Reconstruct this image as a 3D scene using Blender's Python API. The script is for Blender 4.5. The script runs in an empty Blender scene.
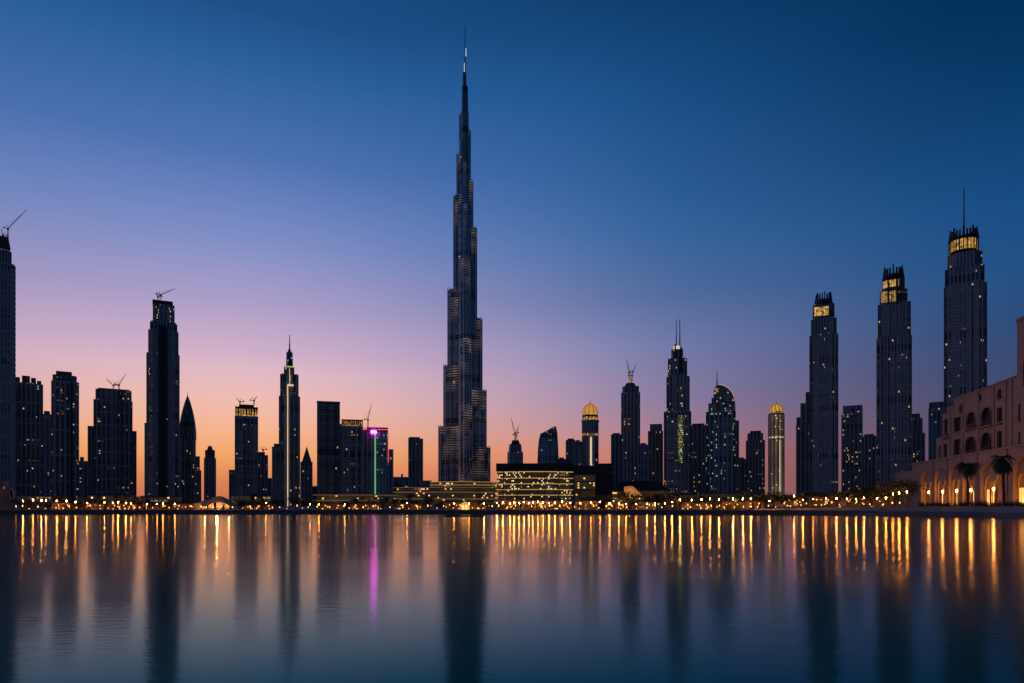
import bpy, math, random
from mathutils import Vector, Matrix
random.seed(7)
R = math.radians
sc = bpy.context.scene
col = sc.collection
F = 24.0/36.0*1024          # focal length in pixels
HZ = 505.0                  # row of the horizon
CAMZ = 3.0
GZ = 1.3                    # city ground level above the water

# ------------------------------------------------------------------ camera
cam = bpy.data.cameras.new('camera')
cam.lens = 24; cam.sensor_width = 36
cam.shift_y = (HZ-341.5)/1024.0
cam.clip_start = 0.5; cam.clip_end = 30000
co = bpy.data.objects.new('camera', cam); col.objects.link(co)
co.location = (0, 0, CAMZ); co.rotation_euler = (R(90), 0, 0)
sc.camera = co
sc.render.resolution_x = 1024; sc.render.resolution_y = 683
sc.view_settings.view_transform = 'Standard'; sc.view_settings.look = 'None'
sc.view_settings.exposure = 0.0; sc.view_settings.gamma = 1.0

# ------------------------------------------------------------------ sky
def lin(c):
    def f(v):
        v /= 255.0
        return v/12.92 if v <= 0.04045 else ((v+0.055)/1.055)**2.4
    return (f(c[0]), f(c[1]), f(c[2]), 1)

world = bpy.data.worlds.new('World'); sc.world = world; world.use_nodes = True
nt = world.node_tree; N = nt.nodes; L = nt.links; N.clear()
wo = N.new('ShaderNodeOutputWorld'); bg = N.new('ShaderNodeBackground'); L.new(bg.outputs[0], wo.inputs[0])
tc = N.new('ShaderNodeTexCoord'); sx = N.new('ShaderNodeSeparateXYZ'); L.new(tc.outputs['Generated'], sx.inputs[0])
def wm(op, a, b=None):
    n = N.new('ShaderNodeMath'); n.operation = op
    for i, v in enumerate((a, b)):
        if v is None: continue
        if isinstance(v, (int, float)): n.inputs[i].default_value = v
        else: L.new(v, n.inputs[i])
    return n.outputs[0]
elev = wm('DIVIDE', wm('ARCSINE', sx.outputs[2]), math.pi/2)
az = wm('ARCTAN2', sx.outputs[0], sx.outputs[1])     # 0 straight ahead, + to the right
def ramp(stops):
    n = N.new('ShaderNodeValToRGB'); cr = n.color_ramp; cr.interpolation = 'B_SPLINE' if False else 'LINEAR'
    pts = [(math.atan(t)/(math.pi/2), c) for t, c in stops]
    cr.elements[0].position = pts[0][0]; cr.elements[0].color = lin(pts[0][1])
    cr.elements[1].position = pts[-1][0]; cr.elements[1].color = lin(pts[-1][1])
    for p, c in pts[1:-1]:
        e = cr.elements.new(p); e.color = lin(c)
    L.new(elev, n.inputs[0]); return n.outputs[0]
rA = ramp([(0,(196,108,84)),(.034,(222,132,88)),(.0675,(242,166,102)),(.101,(246,180,142)),(.142,(240,188,176)),(.182,(226,186,197)),(.209,(209,176,200)),(.277,(171,158,200)),(.358,(129,143,198)),(.412,(107,131,191)),(.479,(78,114,178)),(.6,(44,97,158)),(.682,(30,80,136)),(1.2,(8,40,82)),(4,(2,22,50))])
rB = ramp([(0,(186,116,100)),(.036,(200,120,104)),(.08,(204,128,124)),(.11,(177,134,154)),(.154,(152,134,171)),(.227,(126,132,178)),(.3,(90,114,164)),(.387,(60,106,162)),(.442,(50,99,158)),(.587,(30,84,143)),(.732,(15,64,110)),(1.2,(5,36,74)),(4,(2,22,50))])
rC = ramp([(0,(88,70,86)),(.034,(84,70,90)),(.088,(70,70,102)),(.143,(60,72,108)),(.21,(44,74,120)),(.278,(32,80,132)),(.36,(22,76,130)),(.48,(10,60,106)),(.6,(0,48,88)),(1.2,(0,30,62)),(4,(2,22,50))])
rE = ramp([(0,(70,66,80)),(.1,(64,70,94)),(.3,(34,62,104)),(.6,(10,44,84)),(1.2,(2,28,60)),(4,(2,22,50))])
def wstep(a0, a1):
    n = N.new('ShaderNodeMapRange'); n.interpolation_type = 'SMOOTHSTEP'; n.clamp = True
    n.inputs[1].default_value = R(a0); n.inputs[2].default_value = R(a1)
    L.new(az, n.inputs[0]); return n.outputs[0]
def mix(f, a, b):
    n = N.new('ShaderNodeMix'); n.data_type = 'RGBA'; L.new(f, n.inputs[0]); L.new(a, n.inputs[6]); L.new(b, n.inputs[7]); return n.outputs[2]
c = mix(wstep(-150, -75), rE, rB)
c = mix(wstep(-75, -20), c, rA)
c = mix(wstep(-23, 17), c, rB)
c = mix(wstep(0, 40), c, rC)
c = mix(wstep(36, 120), c, rE)
L.new(c, bg.inputs[0]); bg.inputs[1].default_value = 1.0

# ------------------------------------------------------------------ materials
def new_mat(name):
    m = bpy.data.materials.new(name); m.use_nodes = True
    return m, m.node_tree.nodes, m.node_tree.links, m.node_tree.nodes['Principled BSDF']
def plain(name, color, rough=.7, metal=0., emit=None, es=0., noise=.25, scale=.6):
    m, n, l, b = new_mat(name)
    b.inputs['Roughness'].default_value = rough; b.inputs['Metallic'].default_value = metal
    if noise:
        t = n.new('ShaderNodeTexCoord'); x = n.new('ShaderNodeTexNoise'); x.inputs['Scale'].default_value = scale; x.inputs['Detail'].default_value = 5
        l.new(t.outputs['Object'], x.inputs['Vector'])
        r = n.new('ShaderNodeMapRange'); r.inputs[3].default_value = 1-noise; r.inputs[4].default_value = 1+noise
        l.new(x.outputs[0], r.inputs[0])
        v = n.new('ShaderNodeVectorMath'); v.operation = 'SCALE'; v.inputs[0].default_value = color
        l.new(r.outputs[0], v.inputs['Scale']); l.new(v.outputs[0], b.inputs['Base Color'])
    else: b.inputs['Base Color'].default_value = (*color, 1)
    if emit:
        b.inputs['Emission Color'].default_value = (*emit, 1); b.inputs['Emission Strength'].default_value = es
    return m
def facade(name, glass=(.30,.36,.42), frame=(.10,.11,.13), w=.95, h=2.1, mf=.18, ff=.24, frac=.02, S=.34, warm=(1,.5,.14), cool=(1,.74,.4), metal=.7, rough=.22, clump=.5, fmetal=.2, run=1, amb=0., ambc=(1,.5,.15)):
    m, n, l, b = new_mat(name)
    m.cycles.emission_sampling = 'NONE'
    def M(op, a, b_=None, c_=None):
        x = n.new('ShaderNodeMath'); x.operation = op
        for i, v in enumerate((a, b_, c_)):
            if v is None: continue
            if isinstance(v, (int, float)): x.inputs[i].default_value = v
            else: l.new(v, x.inputs[i])
        return x.outputs[0]
    uv = n.new('ShaderNodeUVMap'); s = n.new('ShaderNodeSeparateXYZ'); l.new(uv.outputs[0], s.inputs[0])
    oi = n.new('ShaderNodeObjectInfo')
    u = M('DIVIDE', s.outputs[0], w); v = M('DIVIDE', s.outputs[1], h)
    iu = M('FLOOR', M('DIVIDE', u, run)); iv = M('FLOOR', v); fu = M('FRACT', u); fv = M('FRACT', v)
    fr = M('MAXIMUM', M('LESS_THAN', fu, mf), M('LESS_THAN', fv, ff))
    cv = n.new('ShaderNodeCombineXYZ'); l.new(iu, cv.inputs[0]); l.new(iv, cv.inputs[1]); l.new(M('MULTIPLY', oi.outputs['Random'], 91.), cv.inputs[2])
    wn = n.new('ShaderNodeTexWhiteNoise'); wn.noise_dimensions = '3D'; l.new(cv.outputs[0], wn.inputs[0])
    sp = n.new('ShaderNodeSeparateXYZ'); l.new(wn.outputs['Color'], sp.inputs[0])
    nz = n.new('ShaderNodeTexNoise'); nz.inputs['Scale'].default_value = .09; nz.inputs['Detail'].default_value = 2; l.new(cv.outputs[0], nz.inputs['Vector'])
    cl = n.new('ShaderNodeMapRange'); cl.inputs[1].default_value = clump-.08; cl.inputs[2].default_value = clump+.22; cl.inputs[3].default_value = .15; cl.inputs[4].default_value = 2.6
    l.new(nz.outputs[0], cl.inputs[0])
    lit = M('GREATER_THAN', wn.outputs['Value'], M('SUBTRACT', 1., M('MULTIPLY', cl.outputs[0], frac)))
    cb = n.new('ShaderNodeCombineXYZ'); l.new(M('FLOOR', M('DIVIDE', u, 6.)), cb.inputs[0]); l.new(iv, cb.inputs[1]); l.new(M('MULTIPLY', oi.outputs['Random'], 17.), cb.inputs[2])
    wb = n.new('ShaderNodeTexWhiteNoise'); wb.noise_dimensions = '3D'; l.new(cb.outputs[0], wb.inputs[0])
    rowlit = M('MULTIPLY', M('GREATER_THAN', wb.outputs['Value'], M('SUBTRACT', 1., M('MULTIPLY', cl.outputs[0], frac*.9))), .42)
    lit = M('MAXIMUM', lit, rowlit)
    es = M('MULTIPLY', M('MULTIPLY', M('MULTIPLY', lit, M('GREATER_THAN', fv, .42)), M('SUBTRACT', 1., fr)), M('MULTIPLY', M('ADD', M('POWER', sp.outputs[0], 3.), .14), S*1.5))
    mx = n.new('ShaderNodeMix'); mx.data_type = 'RGBA'; l.new(sp.outputs[1], mx.inputs[0]); mx.inputs[6].default_value = (*warm, 1); mx.inputs[7].default_value = (*cool, 1)
    l.new(mx.outputs[2], b.inputs['Emission Color'])
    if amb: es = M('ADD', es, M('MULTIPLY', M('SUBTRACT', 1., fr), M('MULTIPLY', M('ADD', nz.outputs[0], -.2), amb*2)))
    l.new(es, b.inputs['Emission Strength'])
    # each pane differs a little in tint; low-frequency weathering too
    pv = n.new('ShaderNodeMapRange'); pv.inputs[3].default_value = .62; pv.inputs[4].default_value = 1.25; l.new(sp.outputs[2], pv.inputs[0])
    c2 = n.new('ShaderNodeCombineXYZ'); l.new(M('FLOOR', M('DIVIDE', u, 2.)), c2.inputs[0]); l.new(M('MULTIPLY', oi.outputs['Random'], 37.), c2.inputs[2])
    wc = n.new('ShaderNodeTexWhiteNoise'); wc.noise_dimensions = '3D'; l.new(c2.outputs[0], wc.inputs[0])
    cs = n.new('ShaderNodeMapRange'); cs.inputs[3].default_value = .35; cs.inputs[4].default_value = 1.35; l.new(wc.outputs['Value'], cs.inputs[0])
    gs = n.new('ShaderNodeVectorMath'); gs.operation = 'SCALE'; gs.inputs[0].default_value = glass; c3 = n.new('ShaderNodeCombineXYZ'); l.new(iv, c3.inputs[1]); l.new(M('MULTIPLY', oi.outputs['Random'], 53.), c3.inputs[2])
    wr = n.new('ShaderNodeTexWhiteNoise'); wr.noise_dimensions = '3D'; l.new(c3.outputs[0], wr.inputs[0])
    rs = n.new('ShaderNodeMapRange'); rs.inputs[3].default_value = .6; rs.inputs[4].default_value = 1.2; l.new(wr.outputs['Value'], rs.inputs[0])
    mech = M('SUBTRACT', 1., M('MULTIPLY', M('LESS_THAN', M('FRACT', M('DIVIDE', M('ADD', iv, .5), 17.)), .1), .75))
    l.new(M('MULTIPLY', mech, M('MULTIPLY', rs.outputs[0], M('MULTIPLY', pv.outputs[0], cs.outputs[0]))), gs.inputs['Scale'])
    mc = n.new('ShaderNodeMix'); mc.data_type = 'RGBA'; l.new(fr, mc.inputs[0]); l.new(gs.outputs[0], mc.inputs[6]); mc.inputs[7].default_value = (*frame, 1)
    l.new(mc.outputs[2], b.inputs['Base Color'])
    l.new(M('ADD', M('MULTIPLY', fr, fmetal-metal), metal), b.inputs['Metallic'])
    l.new(M('ADD', M('MULTIPLY', fr, .35), M('ADD', rough-.05, M('MULTIPLY', sp.outputs[2], .1))), b.inputs['Roughness'])
    return m
WARM = (1, .5, .13)
MT = {
 'glass': facade('dark_glass_facade', glass=(.30,.31,.29)),
 'glass_dim': facade('unlit_glass_facade', frac=.004, glass=(.22,.23,.215)),
 'glass_lit': facade('glass_facade_with_lit_rooms', frac=.07, glass=(.27,.28,.26)),
 'blue': facade('blue_glass_facade', glass=(.14,.36,.46), frame=(.06,.1,.14), frac=.02),
 'green': facade('green_glass_facade', glass=(.10,.36,.33), frame=(.05,.1,.1), frac=.06, S=.3, warm=(.5,1,.7), cool=(.7,1,.9), clump=.45),
 'teal_lit': facade('teal_glass_facade_with_lit_rooms', glass=(.14,.27,.28), frame=(.06,.09,.1), frac=.09, S=.26, warm=(.8,.8,.3), cool=(.6,1,.8)),
 'apart': facade('apartment_facade', glass=(.18,.175,.165), frame=(.17,.16,.16), w=1.2, h=2.1, mf=.34, ff=.3, frac=.04, S=.36, metal=.4, rough=.3),
 'apart_dim': facade('quiet_apartment_facade', glass=(.17,.165,.16), frame=(.15,.15,.16), w=1.2, h=2.1, mf=.36, ff=.3, frac=.015, S=.3, metal=.4, rough=.35),
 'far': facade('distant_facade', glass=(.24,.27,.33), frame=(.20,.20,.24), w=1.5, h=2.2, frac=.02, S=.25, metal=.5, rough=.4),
 'burj': facade('stainless_and_glass_facade', glass=(.27,.29,.29), frame=(.34,.35,.37), w=2.6, h=4.2, mf=.12, ff=.16, frac=.0012, S=.3, metal=.85, rough=.24, fmetal=.7),
 'warmlit': facade('warm_glowing_facade', glass=(.1,.09,.08), frame=(.45,.36,.24), w=1.0, h=2.1, mf=.35, ff=.2, frac=.05, S=.4, warm=(1,.55,.2), cool=(1,.7,.35), metal=.1, amb=.22),  # floodlight on the shaft put in as a glow of its panes
 'atrium': facade('yellow_green_lit_atrium', glass=(.1,.12,.08), frame=(.06,.07,.06), w=.9, h=1.5, mf=.2, ff=.3, frac=.34, S=.55, warm=(.75,.9,.2), cool=(.95,.85,.4), metal=.2, clump=.4, amb=.05),
 'shops': facade('lit_shop_glazing', glass=(.08,.07,.06), frame=(.08,.06,.05), w=.45, h=.6, mf=.16, ff=.1, frac=.08, S=1.4, warm=(1,.33,.05), cool=(1,.55,.2), metal=.1, clump=.4, amb=.10),
 'office': facade('office_glazing', glass=(.10,.09,.07), frame=(.09,.07,.05), w=.8, h=1.15, mf=.2, ff=.1, frac=.07, S=.9, warm=(1,.6,.2), cool=(1,.85,.5), metal=.2, clump=.42, amb=.035),
 'mall': facade('mall_glazing', glass=(.09,.08,.08), frame=(.1,.08,.06), w=1.1, h=1.3, mf=.14, ff=.1, frac=.05, S=.8, warm=(1,.45,.1), cool=(1,.7,.35), metal=.2, clump=.45, amb=.045),
 'pier': plain('facade_pier_metal', (.34,.36,.39), .4, .5, noise=.15, scale=.05),
 'pierlight': plain('pale_facade_stone', (.42,.42,.45), .5, .2, noise=.15, scale=.05),
 'concrete': plain('raw_concrete', (.16,.15,.15), .85, noise=.25, scale=.15),
 'dark': plain('dark_roof_metal', (.035,.038,.045), .5, .3, noise=.2, scale=.2),
 'steel': plain('crane_steel', (.09,.08,.08), .6, .4, noise=.1),
 'spire': plain('spire_steel', (.5,.55,.6), .25, .9, noise=.1),
 'stucco': plain('pink_stucco', (.41,.275,.215), .9, noise=.28, scale=.3),
 'stucco2': plain('sand_stucco', (.42,.285,.205), .9, noise=.25, scale=.3),
 'stone': plain('quay_stone', (.16,.15,.15), .85, noise=.35, scale=.5),
 'coping': plain('pale_quay_coping', (.28,.26,.25), .8, noise=.2, scale=.5),
 'ground': plain('paving', (.2,.18,.16), .9, noise=.3, scale=.12),
 'pane': plain('dark_window_pane', (.008,.009,.012), .5, .0, noise=.1),
 'trim': plain('bronze_window_trim', (.05,.04,.035), .5, .3, noise=.1),
 'bark': plain('bark', (.09,.065,.045), .95, noise=.3, scale=3),
 'globe': plain('lamp_glow', (1,.7,.4), .5, emit=(1,.34,.05), es=330, noise=0),
 'globe_small': plain('bollard_glow', (1,.7,.4), .5, emit=(1,.36,.06), es=6, noise=0),
 'lantern': plain('wall_lantern_glow', (1,.7,.4), .5, emit=(1,.38,.07), es=130, noise=0),
 'post': plain('lamp_post_iron', (.03,.03,.032), .5, .5, noise=.1),
 'gold': plain('gold_crown_light', (.8,.5,.15), .5, emit=(1,.55,.12), es=.6, noise=0),
 'domeglow': plain('gold_dome_painted_floodlight', (.8,.5,.15), .5, emit=(1,.44,.04), es=.55, noise=0),  # floodlight on the domes, painted as an even glow
 'goldsoft': plain('soft_crown_light', (.7,.5,.2), .5, emit=(1,.55,.14), es=.35, noise=0),
 'cream': plain('cream_light_line', (.9,.8,.6), .5, emit=(1,.72,.42), es=.75, noise=0),
 'slabgold': plain('warm_slab_edge_light', (.8,.5,.2), .5, emit=(1,.54,.15), es=.6, noise=0),
 'slabdim': plain('dim_slab_edge_light', (.6,.4,.2), .5, emit=(1,.5,.2), es=.14, noise=0),
 'white': plain('cool_white_light', (.8,.8,.8), .5, emit=(.8,.85,.9), es=.9, noise=0),
 'greenlight': plain('green_light_line', (.3,.9,.5), .5, emit=(.4,.9,.45), es=.5, noise=0),
 'yellowgreen': plain('yellow_green_light', (.6,.8,.3), .5, emit=(.75,.95,.25), es=.4, noise=0),
 'purple': plain('purple_light_panel', (.7,.2,.9), .5, emit=(.95,.03,.75), es=32, noise=0),
 'red': plain('red_light_line', (.9,.2,.2), .5, emit=(1,.12,.16), es=.9, noise=0),
 'door': plain('lit_doorway', (.9,.6,.3), .5, emit=(1,.48,.1), es=1.5, noise=0),
 'cloth': plain('sand_cloth', (.6,.42,.22), .9, noise=.2, scale=.4),
}
# dome material: gold panels, floodlight put in as their own glow
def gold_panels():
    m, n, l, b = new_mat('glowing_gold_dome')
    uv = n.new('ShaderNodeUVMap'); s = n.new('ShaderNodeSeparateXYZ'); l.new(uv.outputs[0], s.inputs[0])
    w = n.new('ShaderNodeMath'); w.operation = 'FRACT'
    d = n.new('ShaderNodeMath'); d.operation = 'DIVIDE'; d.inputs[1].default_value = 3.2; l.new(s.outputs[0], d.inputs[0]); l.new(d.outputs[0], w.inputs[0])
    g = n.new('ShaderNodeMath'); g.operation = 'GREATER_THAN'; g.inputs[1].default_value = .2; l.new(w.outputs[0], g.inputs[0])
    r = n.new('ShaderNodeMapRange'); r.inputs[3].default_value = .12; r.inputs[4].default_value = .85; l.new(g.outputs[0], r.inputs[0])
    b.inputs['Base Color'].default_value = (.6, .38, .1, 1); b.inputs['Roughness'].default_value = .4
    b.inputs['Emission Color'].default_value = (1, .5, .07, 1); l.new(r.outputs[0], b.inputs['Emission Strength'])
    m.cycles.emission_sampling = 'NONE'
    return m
MT['golddome'] = gold_panels()
for k_ in ('gold', 'goldsoft'):     # lamps behind glazing: uneven brightness
    n = MT[k_].node_tree.nodes; l = MT[k_].node_tree.links; b = n['Principled BSDF']
    uv = n.new('ShaderNodeUVMap'); x = n.new('ShaderNodeTexNoise'); x.inputs['Scale'].default_value = .45; x.inputs['Detail'].default_value = 4; l.new(uv.outputs[0], x.inputs['Vector'])
    r = n.new('ShaderNodeMapRange'); r.inputs[1].default_value = .36; r.inputs[2].default_value = .64; r.inputs[3].default_value = .1*b.inputs['Emission Strength'].default_value; r.inputs[4].default_value = 1.5*b.inputs['Emission Strength'].default_value
    l.new(x.outputs[0], r.inputs[0])
    sp = n.new('ShaderNodeSeparateXYZ'); l.new(uv.outputs[0], sp.inputs[0]); dv = n.new('ShaderNodeMath'); dv.operation = 'DIVIDE'; dv.inputs[1].default_value = 1.3; l.new(sp.outputs[0], dv.inputs[0])
    fc = n.new('ShaderNodeMath'); fc.operation = 'FRACT'; l.new(dv.outputs[0], fc.inputs[0]); gt = n.new('ShaderNodeMath'); gt.operation = 'GREATER_THAN'; gt.inputs[1].default_value = .22; l.new(fc.outputs[0], gt.inputs[0])
    ml = n.new('ShaderNodeMath'); ml.operation = 'MULTIPLY'; l.new(r.outputs[0], ml.inputs[0]); l.new(gt.outputs[0], ml.inputs[1]); l.new(ml.outputs[0], b.inputs['Emission Strength']); MT[k_].cycles.emission_sampling = 'NONE'
MT['pane'].node_tree.nodes['Principled BSDF'].inputs['Specular IOR Level'].default_value = .08
def leaf_mat(name, c1, c2):
    m, n, l, b = new_mat(name)
    g = n.new('ShaderNodeNewGeometry'); cr = n.new('ShaderNodeValToRGB')
    cr.color_ramp.elements[0].color = (*c1, 1); cr.color_ramp.elements[1].color = (*c2, 1)
    l.new(g.outputs['Random Per Island'], cr.inputs[0]); l.new(cr.outputs[0], b.inputs['Base Color'])
    b.inputs['Roughness'].default_value = .7
    return m
MT['leaf'] = leaf_mat('foliage', (.03,.045,.018), (.09,.11,.045))
MT['frond'] = leaf_mat('palm_foliage', (.035,.05,.02), (.08,.10,.04))
def burj_lit(name, base):
    # mechanical and terrace floors under each setback are lit, fading downwards
    m = base.copy(); m.name = name; n = m.node_tree.nodes; l = m.node_tree.links
    b = n['Principled BSDF']
    def M(op, a, b_=None):
        x = n.new('ShaderNodeMath'); x.operation = op
        for i, v in enumerate((a, b_)):
            if v is None: continue
            if isinstance(v, (int, float)): x.inputs[i].default_value = v
            else: l.new(v, x.inputs[i])
        return x.outputs[0]
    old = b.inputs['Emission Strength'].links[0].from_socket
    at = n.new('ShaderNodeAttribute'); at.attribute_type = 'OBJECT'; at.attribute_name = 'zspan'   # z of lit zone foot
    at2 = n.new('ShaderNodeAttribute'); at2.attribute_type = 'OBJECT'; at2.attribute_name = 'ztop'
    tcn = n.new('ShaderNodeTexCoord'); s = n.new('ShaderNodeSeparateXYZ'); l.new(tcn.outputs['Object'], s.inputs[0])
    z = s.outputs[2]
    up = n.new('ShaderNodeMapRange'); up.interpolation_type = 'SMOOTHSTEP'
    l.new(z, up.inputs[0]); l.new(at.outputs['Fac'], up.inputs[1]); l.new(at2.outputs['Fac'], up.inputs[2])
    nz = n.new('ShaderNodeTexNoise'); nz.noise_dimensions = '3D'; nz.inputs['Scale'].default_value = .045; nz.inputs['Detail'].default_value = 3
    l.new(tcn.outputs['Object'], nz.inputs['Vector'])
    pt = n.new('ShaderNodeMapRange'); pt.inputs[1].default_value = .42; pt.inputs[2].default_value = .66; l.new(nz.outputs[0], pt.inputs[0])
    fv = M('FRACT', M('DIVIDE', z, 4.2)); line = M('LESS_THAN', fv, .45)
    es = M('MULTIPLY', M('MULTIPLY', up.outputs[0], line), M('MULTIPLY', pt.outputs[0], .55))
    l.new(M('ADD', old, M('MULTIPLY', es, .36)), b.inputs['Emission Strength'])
    return m
MT['burj_lit'] = burj_lit('stainless_facade_with_lit_terraces', MT['burj'])

def water_mat():
    m, n, l, b = new_mat('lake_water')
    g = n.new('ShaderNodeNewGeometry')
    mp = n.new('ShaderNodeMapping'); mp.inputs['Scale'].default_value = (.5, 1.7, 1); l.new(g.outputs['Position'], mp.inputs[0])
    a = n.new('ShaderNodeTexNoise'); a.inputs['Scale'].default_value = 2.4; a.inputs['Detail'].default_value = 4; a.inputs['Roughness'].default_value = .62; l.new(mp.outputs[0], a.inputs['Vector'])
    bp = n.new('ShaderNodeBump'); bp.inputs['Strength'].default_value = .5; bp.inputs['Distance'].default_value = .015; l.new(a.outputs[0], bp.inputs['Height'])
    # sea-green body under a mirror tint that paints reflections bluer at steep view
    df = n.new('ShaderNodeBsdfDiffuse'); df.inputs['Color'].default_value = (.0003, .20, .15, 1)
    gl = n.new('ShaderNodeBsdfGlossy'); gl.distribution = 'BECKMANN'; gl.inputs['Roughness'].default_value = .15; l.new(bp.outputs[0], gl.inputs['Normal'])
    wp = n.new('ShaderNodeTexNoise'); wp.inputs['Scale'].default_value = .03; wp.inputs['Detail'].default_value = 4; l.new(mp.outputs[0], wp.inputs['Vector'])
    r1 = n.new('ShaderNodeMapRange'); r1.inputs[1].default_value = .35; r1.inputs[2].default_value = .65; r1.inputs[3].default_value = .09; r1.inputs[4].default_value = .13; l.new(wp.outputs[0], r1.inputs[0]); l.new(r1.outputs[0], gl.inputs['Roughness'])
    r2 = n.new('ShaderNodeMapRange'); r2.inputs[1].default_value = .35; r2.inputs[2].default_value = .65; r2.inputs[3].default_value = .006; r2.inputs[4].default_value = .018; l.new(wp.outputs[0], r2.inputs[0]); l.new(r2.outputs[0], bp.inputs['Distance'])
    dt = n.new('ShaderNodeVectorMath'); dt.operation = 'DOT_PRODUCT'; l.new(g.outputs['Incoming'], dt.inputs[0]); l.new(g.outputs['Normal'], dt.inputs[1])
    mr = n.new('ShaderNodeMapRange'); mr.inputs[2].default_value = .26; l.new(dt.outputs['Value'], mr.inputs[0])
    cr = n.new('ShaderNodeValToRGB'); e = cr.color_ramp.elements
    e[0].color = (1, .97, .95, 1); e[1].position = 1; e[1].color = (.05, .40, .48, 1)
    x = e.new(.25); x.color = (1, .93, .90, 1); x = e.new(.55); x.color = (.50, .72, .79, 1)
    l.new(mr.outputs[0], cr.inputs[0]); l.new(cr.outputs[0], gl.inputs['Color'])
    fr = n.new('ShaderNodeFresnel'); fr.inputs['IOR'].default_value = 1.38
    mx = n.new('ShaderNodeMixShader'); l.new(fr.outputs[0], mx.inputs[0]); l.new(df.outputs[0], mx.inputs[1]); g2 = n.new('ShaderNodeBsdfGlossy'); g2.distribution = 'BECKMANN'; g2.inputs['Roughness'].default_value = .215; l.new(cr.outputs[0], g2.inputs['Color']); l.new(bp.outputs[0], g2.inputs['Normal'])
    gm = n.new('ShaderNodeMixShader'); gm.inputs[0].default_value = .3; l.new(gl.outputs[0], gm.inputs[1]); l.new(g2.outputs[0], gm.inputs[2]); l.new(gm.outputs[0], mx.inputs[2])
    n.remove(b); l.new(mx.outputs[0], n['Material Output'].inputs['Surface'])
    return m
MT['water'] = water_mat()

# ------------------------------------------------------------------ mesh builder
class MB:
    def __init__(s): s.v = []; s.f = []; s.uv = []; s.mi = []; s.smooth = []
    def face(s, pts, uvs=None, mi=0, sm=False):
        i = len(s.v); s.v += [tuple(p) for p in pts]; s.f.append(tuple(range(i, i+len(pts))))
        s.uv.append(uvs or [(p[0]+p[1], p[2]) for p in pts]); s.mi.append(mi); s.smooth.append(sm)
    def prism(s, p0, z0, z1, p1=None, mi=0, top=True, bot=False, topmi=None, u0=0., sm=False):
        p1 = p1 or p0; n = len(p0); u = u0
        for i in range(n):
            a, b = p0[i], p0[(i+1) % n]; c, d = p1[(i+1) % n], p1[i]
            w = math.dist(a, b)
            if w < 1e-4 and math.dist(c, d) < 1e-4: continue
            s.face([(a[0],a[1],z0),(b[0],b[1],z0),(c[0],c[1],z1),(d[0],d[1],z1)], [(u,z0),(u+w,z0),(u+w,z1),(u,z1)], mi, sm)
            u += w
        if top: s.face([(p[0],p[1],z1) for p in p1], [(0,0)]*n, mi if topmi is None else topmi)
        if bot: s.face([(p[0],p[1],z0) for p in reversed(p0)], [(0,0)]*n, mi)
    def box(s, x0, x1, y0, y1, z0, z1, mi=0):
        s.prism([(x0,y0),(x1,y0),(x1,y1),(x0,y1)], z0, z1, mi=mi, bot=True)
    def bar(s, a, b, r, mi=0, n=4, r2=None):
        a = Vector(a); b = Vector(b); d = (b-a)
        if d.length < 1e-6: return
        q = d.to_track_quat('Z', 'Y'); r2 = r if r2 is None else r2
        A = [a+q@Vector((math.cos(t)*r, math.sin(t)*r, 0)) for t in [2*math.pi*(i+.5)/n for i in range(n)]]
        B = [b+q@Vector((math.cos(t)*r2, math.sin(t)*r2, 0)) for t in [2*math.pi*(i+.5)/n for i in range(n)]]
        for i in range(n):
            j = (i+1) % n; s.face([A[i],A[j],B[j],B[i]], mi=mi)
        s.face(list(reversed(A)), mi=mi); s.face(B, mi=mi)
    def lathe(s, prof, cx=0, cy=0, n=16, mi=0, sm=True):
        for (r0, z0), (r1, z1) in zip(prof, prof[1:]):
            p0 = circ(cx, cy, max(r0,1e-3), n); p1 = circ(cx, cy, max(r1,1e-3), n)
            s.prism(p0, z0, z1, p1, mi=mi, top=False, sm=sm)
        r, z = prof[-1]
        if r > .01: s.face([(p[0],p[1],z) for p in circ(cx, cy, r, n)], mi=mi)
    def build(s, name, mats, parent=None):
        me = bpy.data.meshes.new(name); me.from_pydata(s.v, [], s.f)
        ul = me.uv_layers.new(name='UVMap'); k = 0
        for f in s.uv:
            for c in f: ul.data[k].uv = c; k += 1
        me.polygons.foreach_set('material_index', s.mi); me.polygons.foreach_set('use_smooth', s.smooth)
        for m in (mats if isinstance(mats, (list, tuple)) else [mats]): me.materials.append(MT[m] if isinstance(m, str) else m)
        me.update()
        o = bpy.data.objects.new(name, me); col.objects.link(o)
        if parent: o.parent = parent
        return o
def circ(cx, cy, r, n=16, ph=0): return [(cx+r*math.cos(ph+2*math.pi*i/n), cy+r*math.sin(ph+2*math.pi*i/n)) for i in range(n)]
def rect(x0, x1, y0, y1): return [(x0,y0),(x1,y0),(x1,y1),(x0,y1)]
def cham(x0, x1, y0, y1, c): return [(x0+c,y0),(x1-c,y0),(x1,y0+c),(x1,y1-c),(x1-c,y1),(x0+c,y1),(x0,y1-c),(x0,y0+c)]
def notch(x0, x1, y0, y1, c): return [(x0+c,y0),(x1-c,y0),(x1-c,y0+c),(x1,y0+c),(x1,y1-c),(x1-c,y1-c),(x1-c,y1),(x0+c,y1),(x0+c,y1-c),(x0,y1-c),(x0,y0+c),(x0+c,y0+c)]
def ell(x0, x1, y0, y1, n=20):
    cx, cy, a, b = (x0+x1)/2, (y0+y1)/2, (x1-x0)/2, (y1-y0)/2
    return [(cx+a*math.cos(2*math.pi*i/n), cy+b*math.sin(2*math.pi*i/n)) for i in range(n)]
def tag(o, label=None, cat=None, group=None, kind=None):
    if label: o['label'] = label
    if cat: o['category'] = cat
    if group: o['group'] = group
    if kind: o['kind'] = kind
    return o
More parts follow.
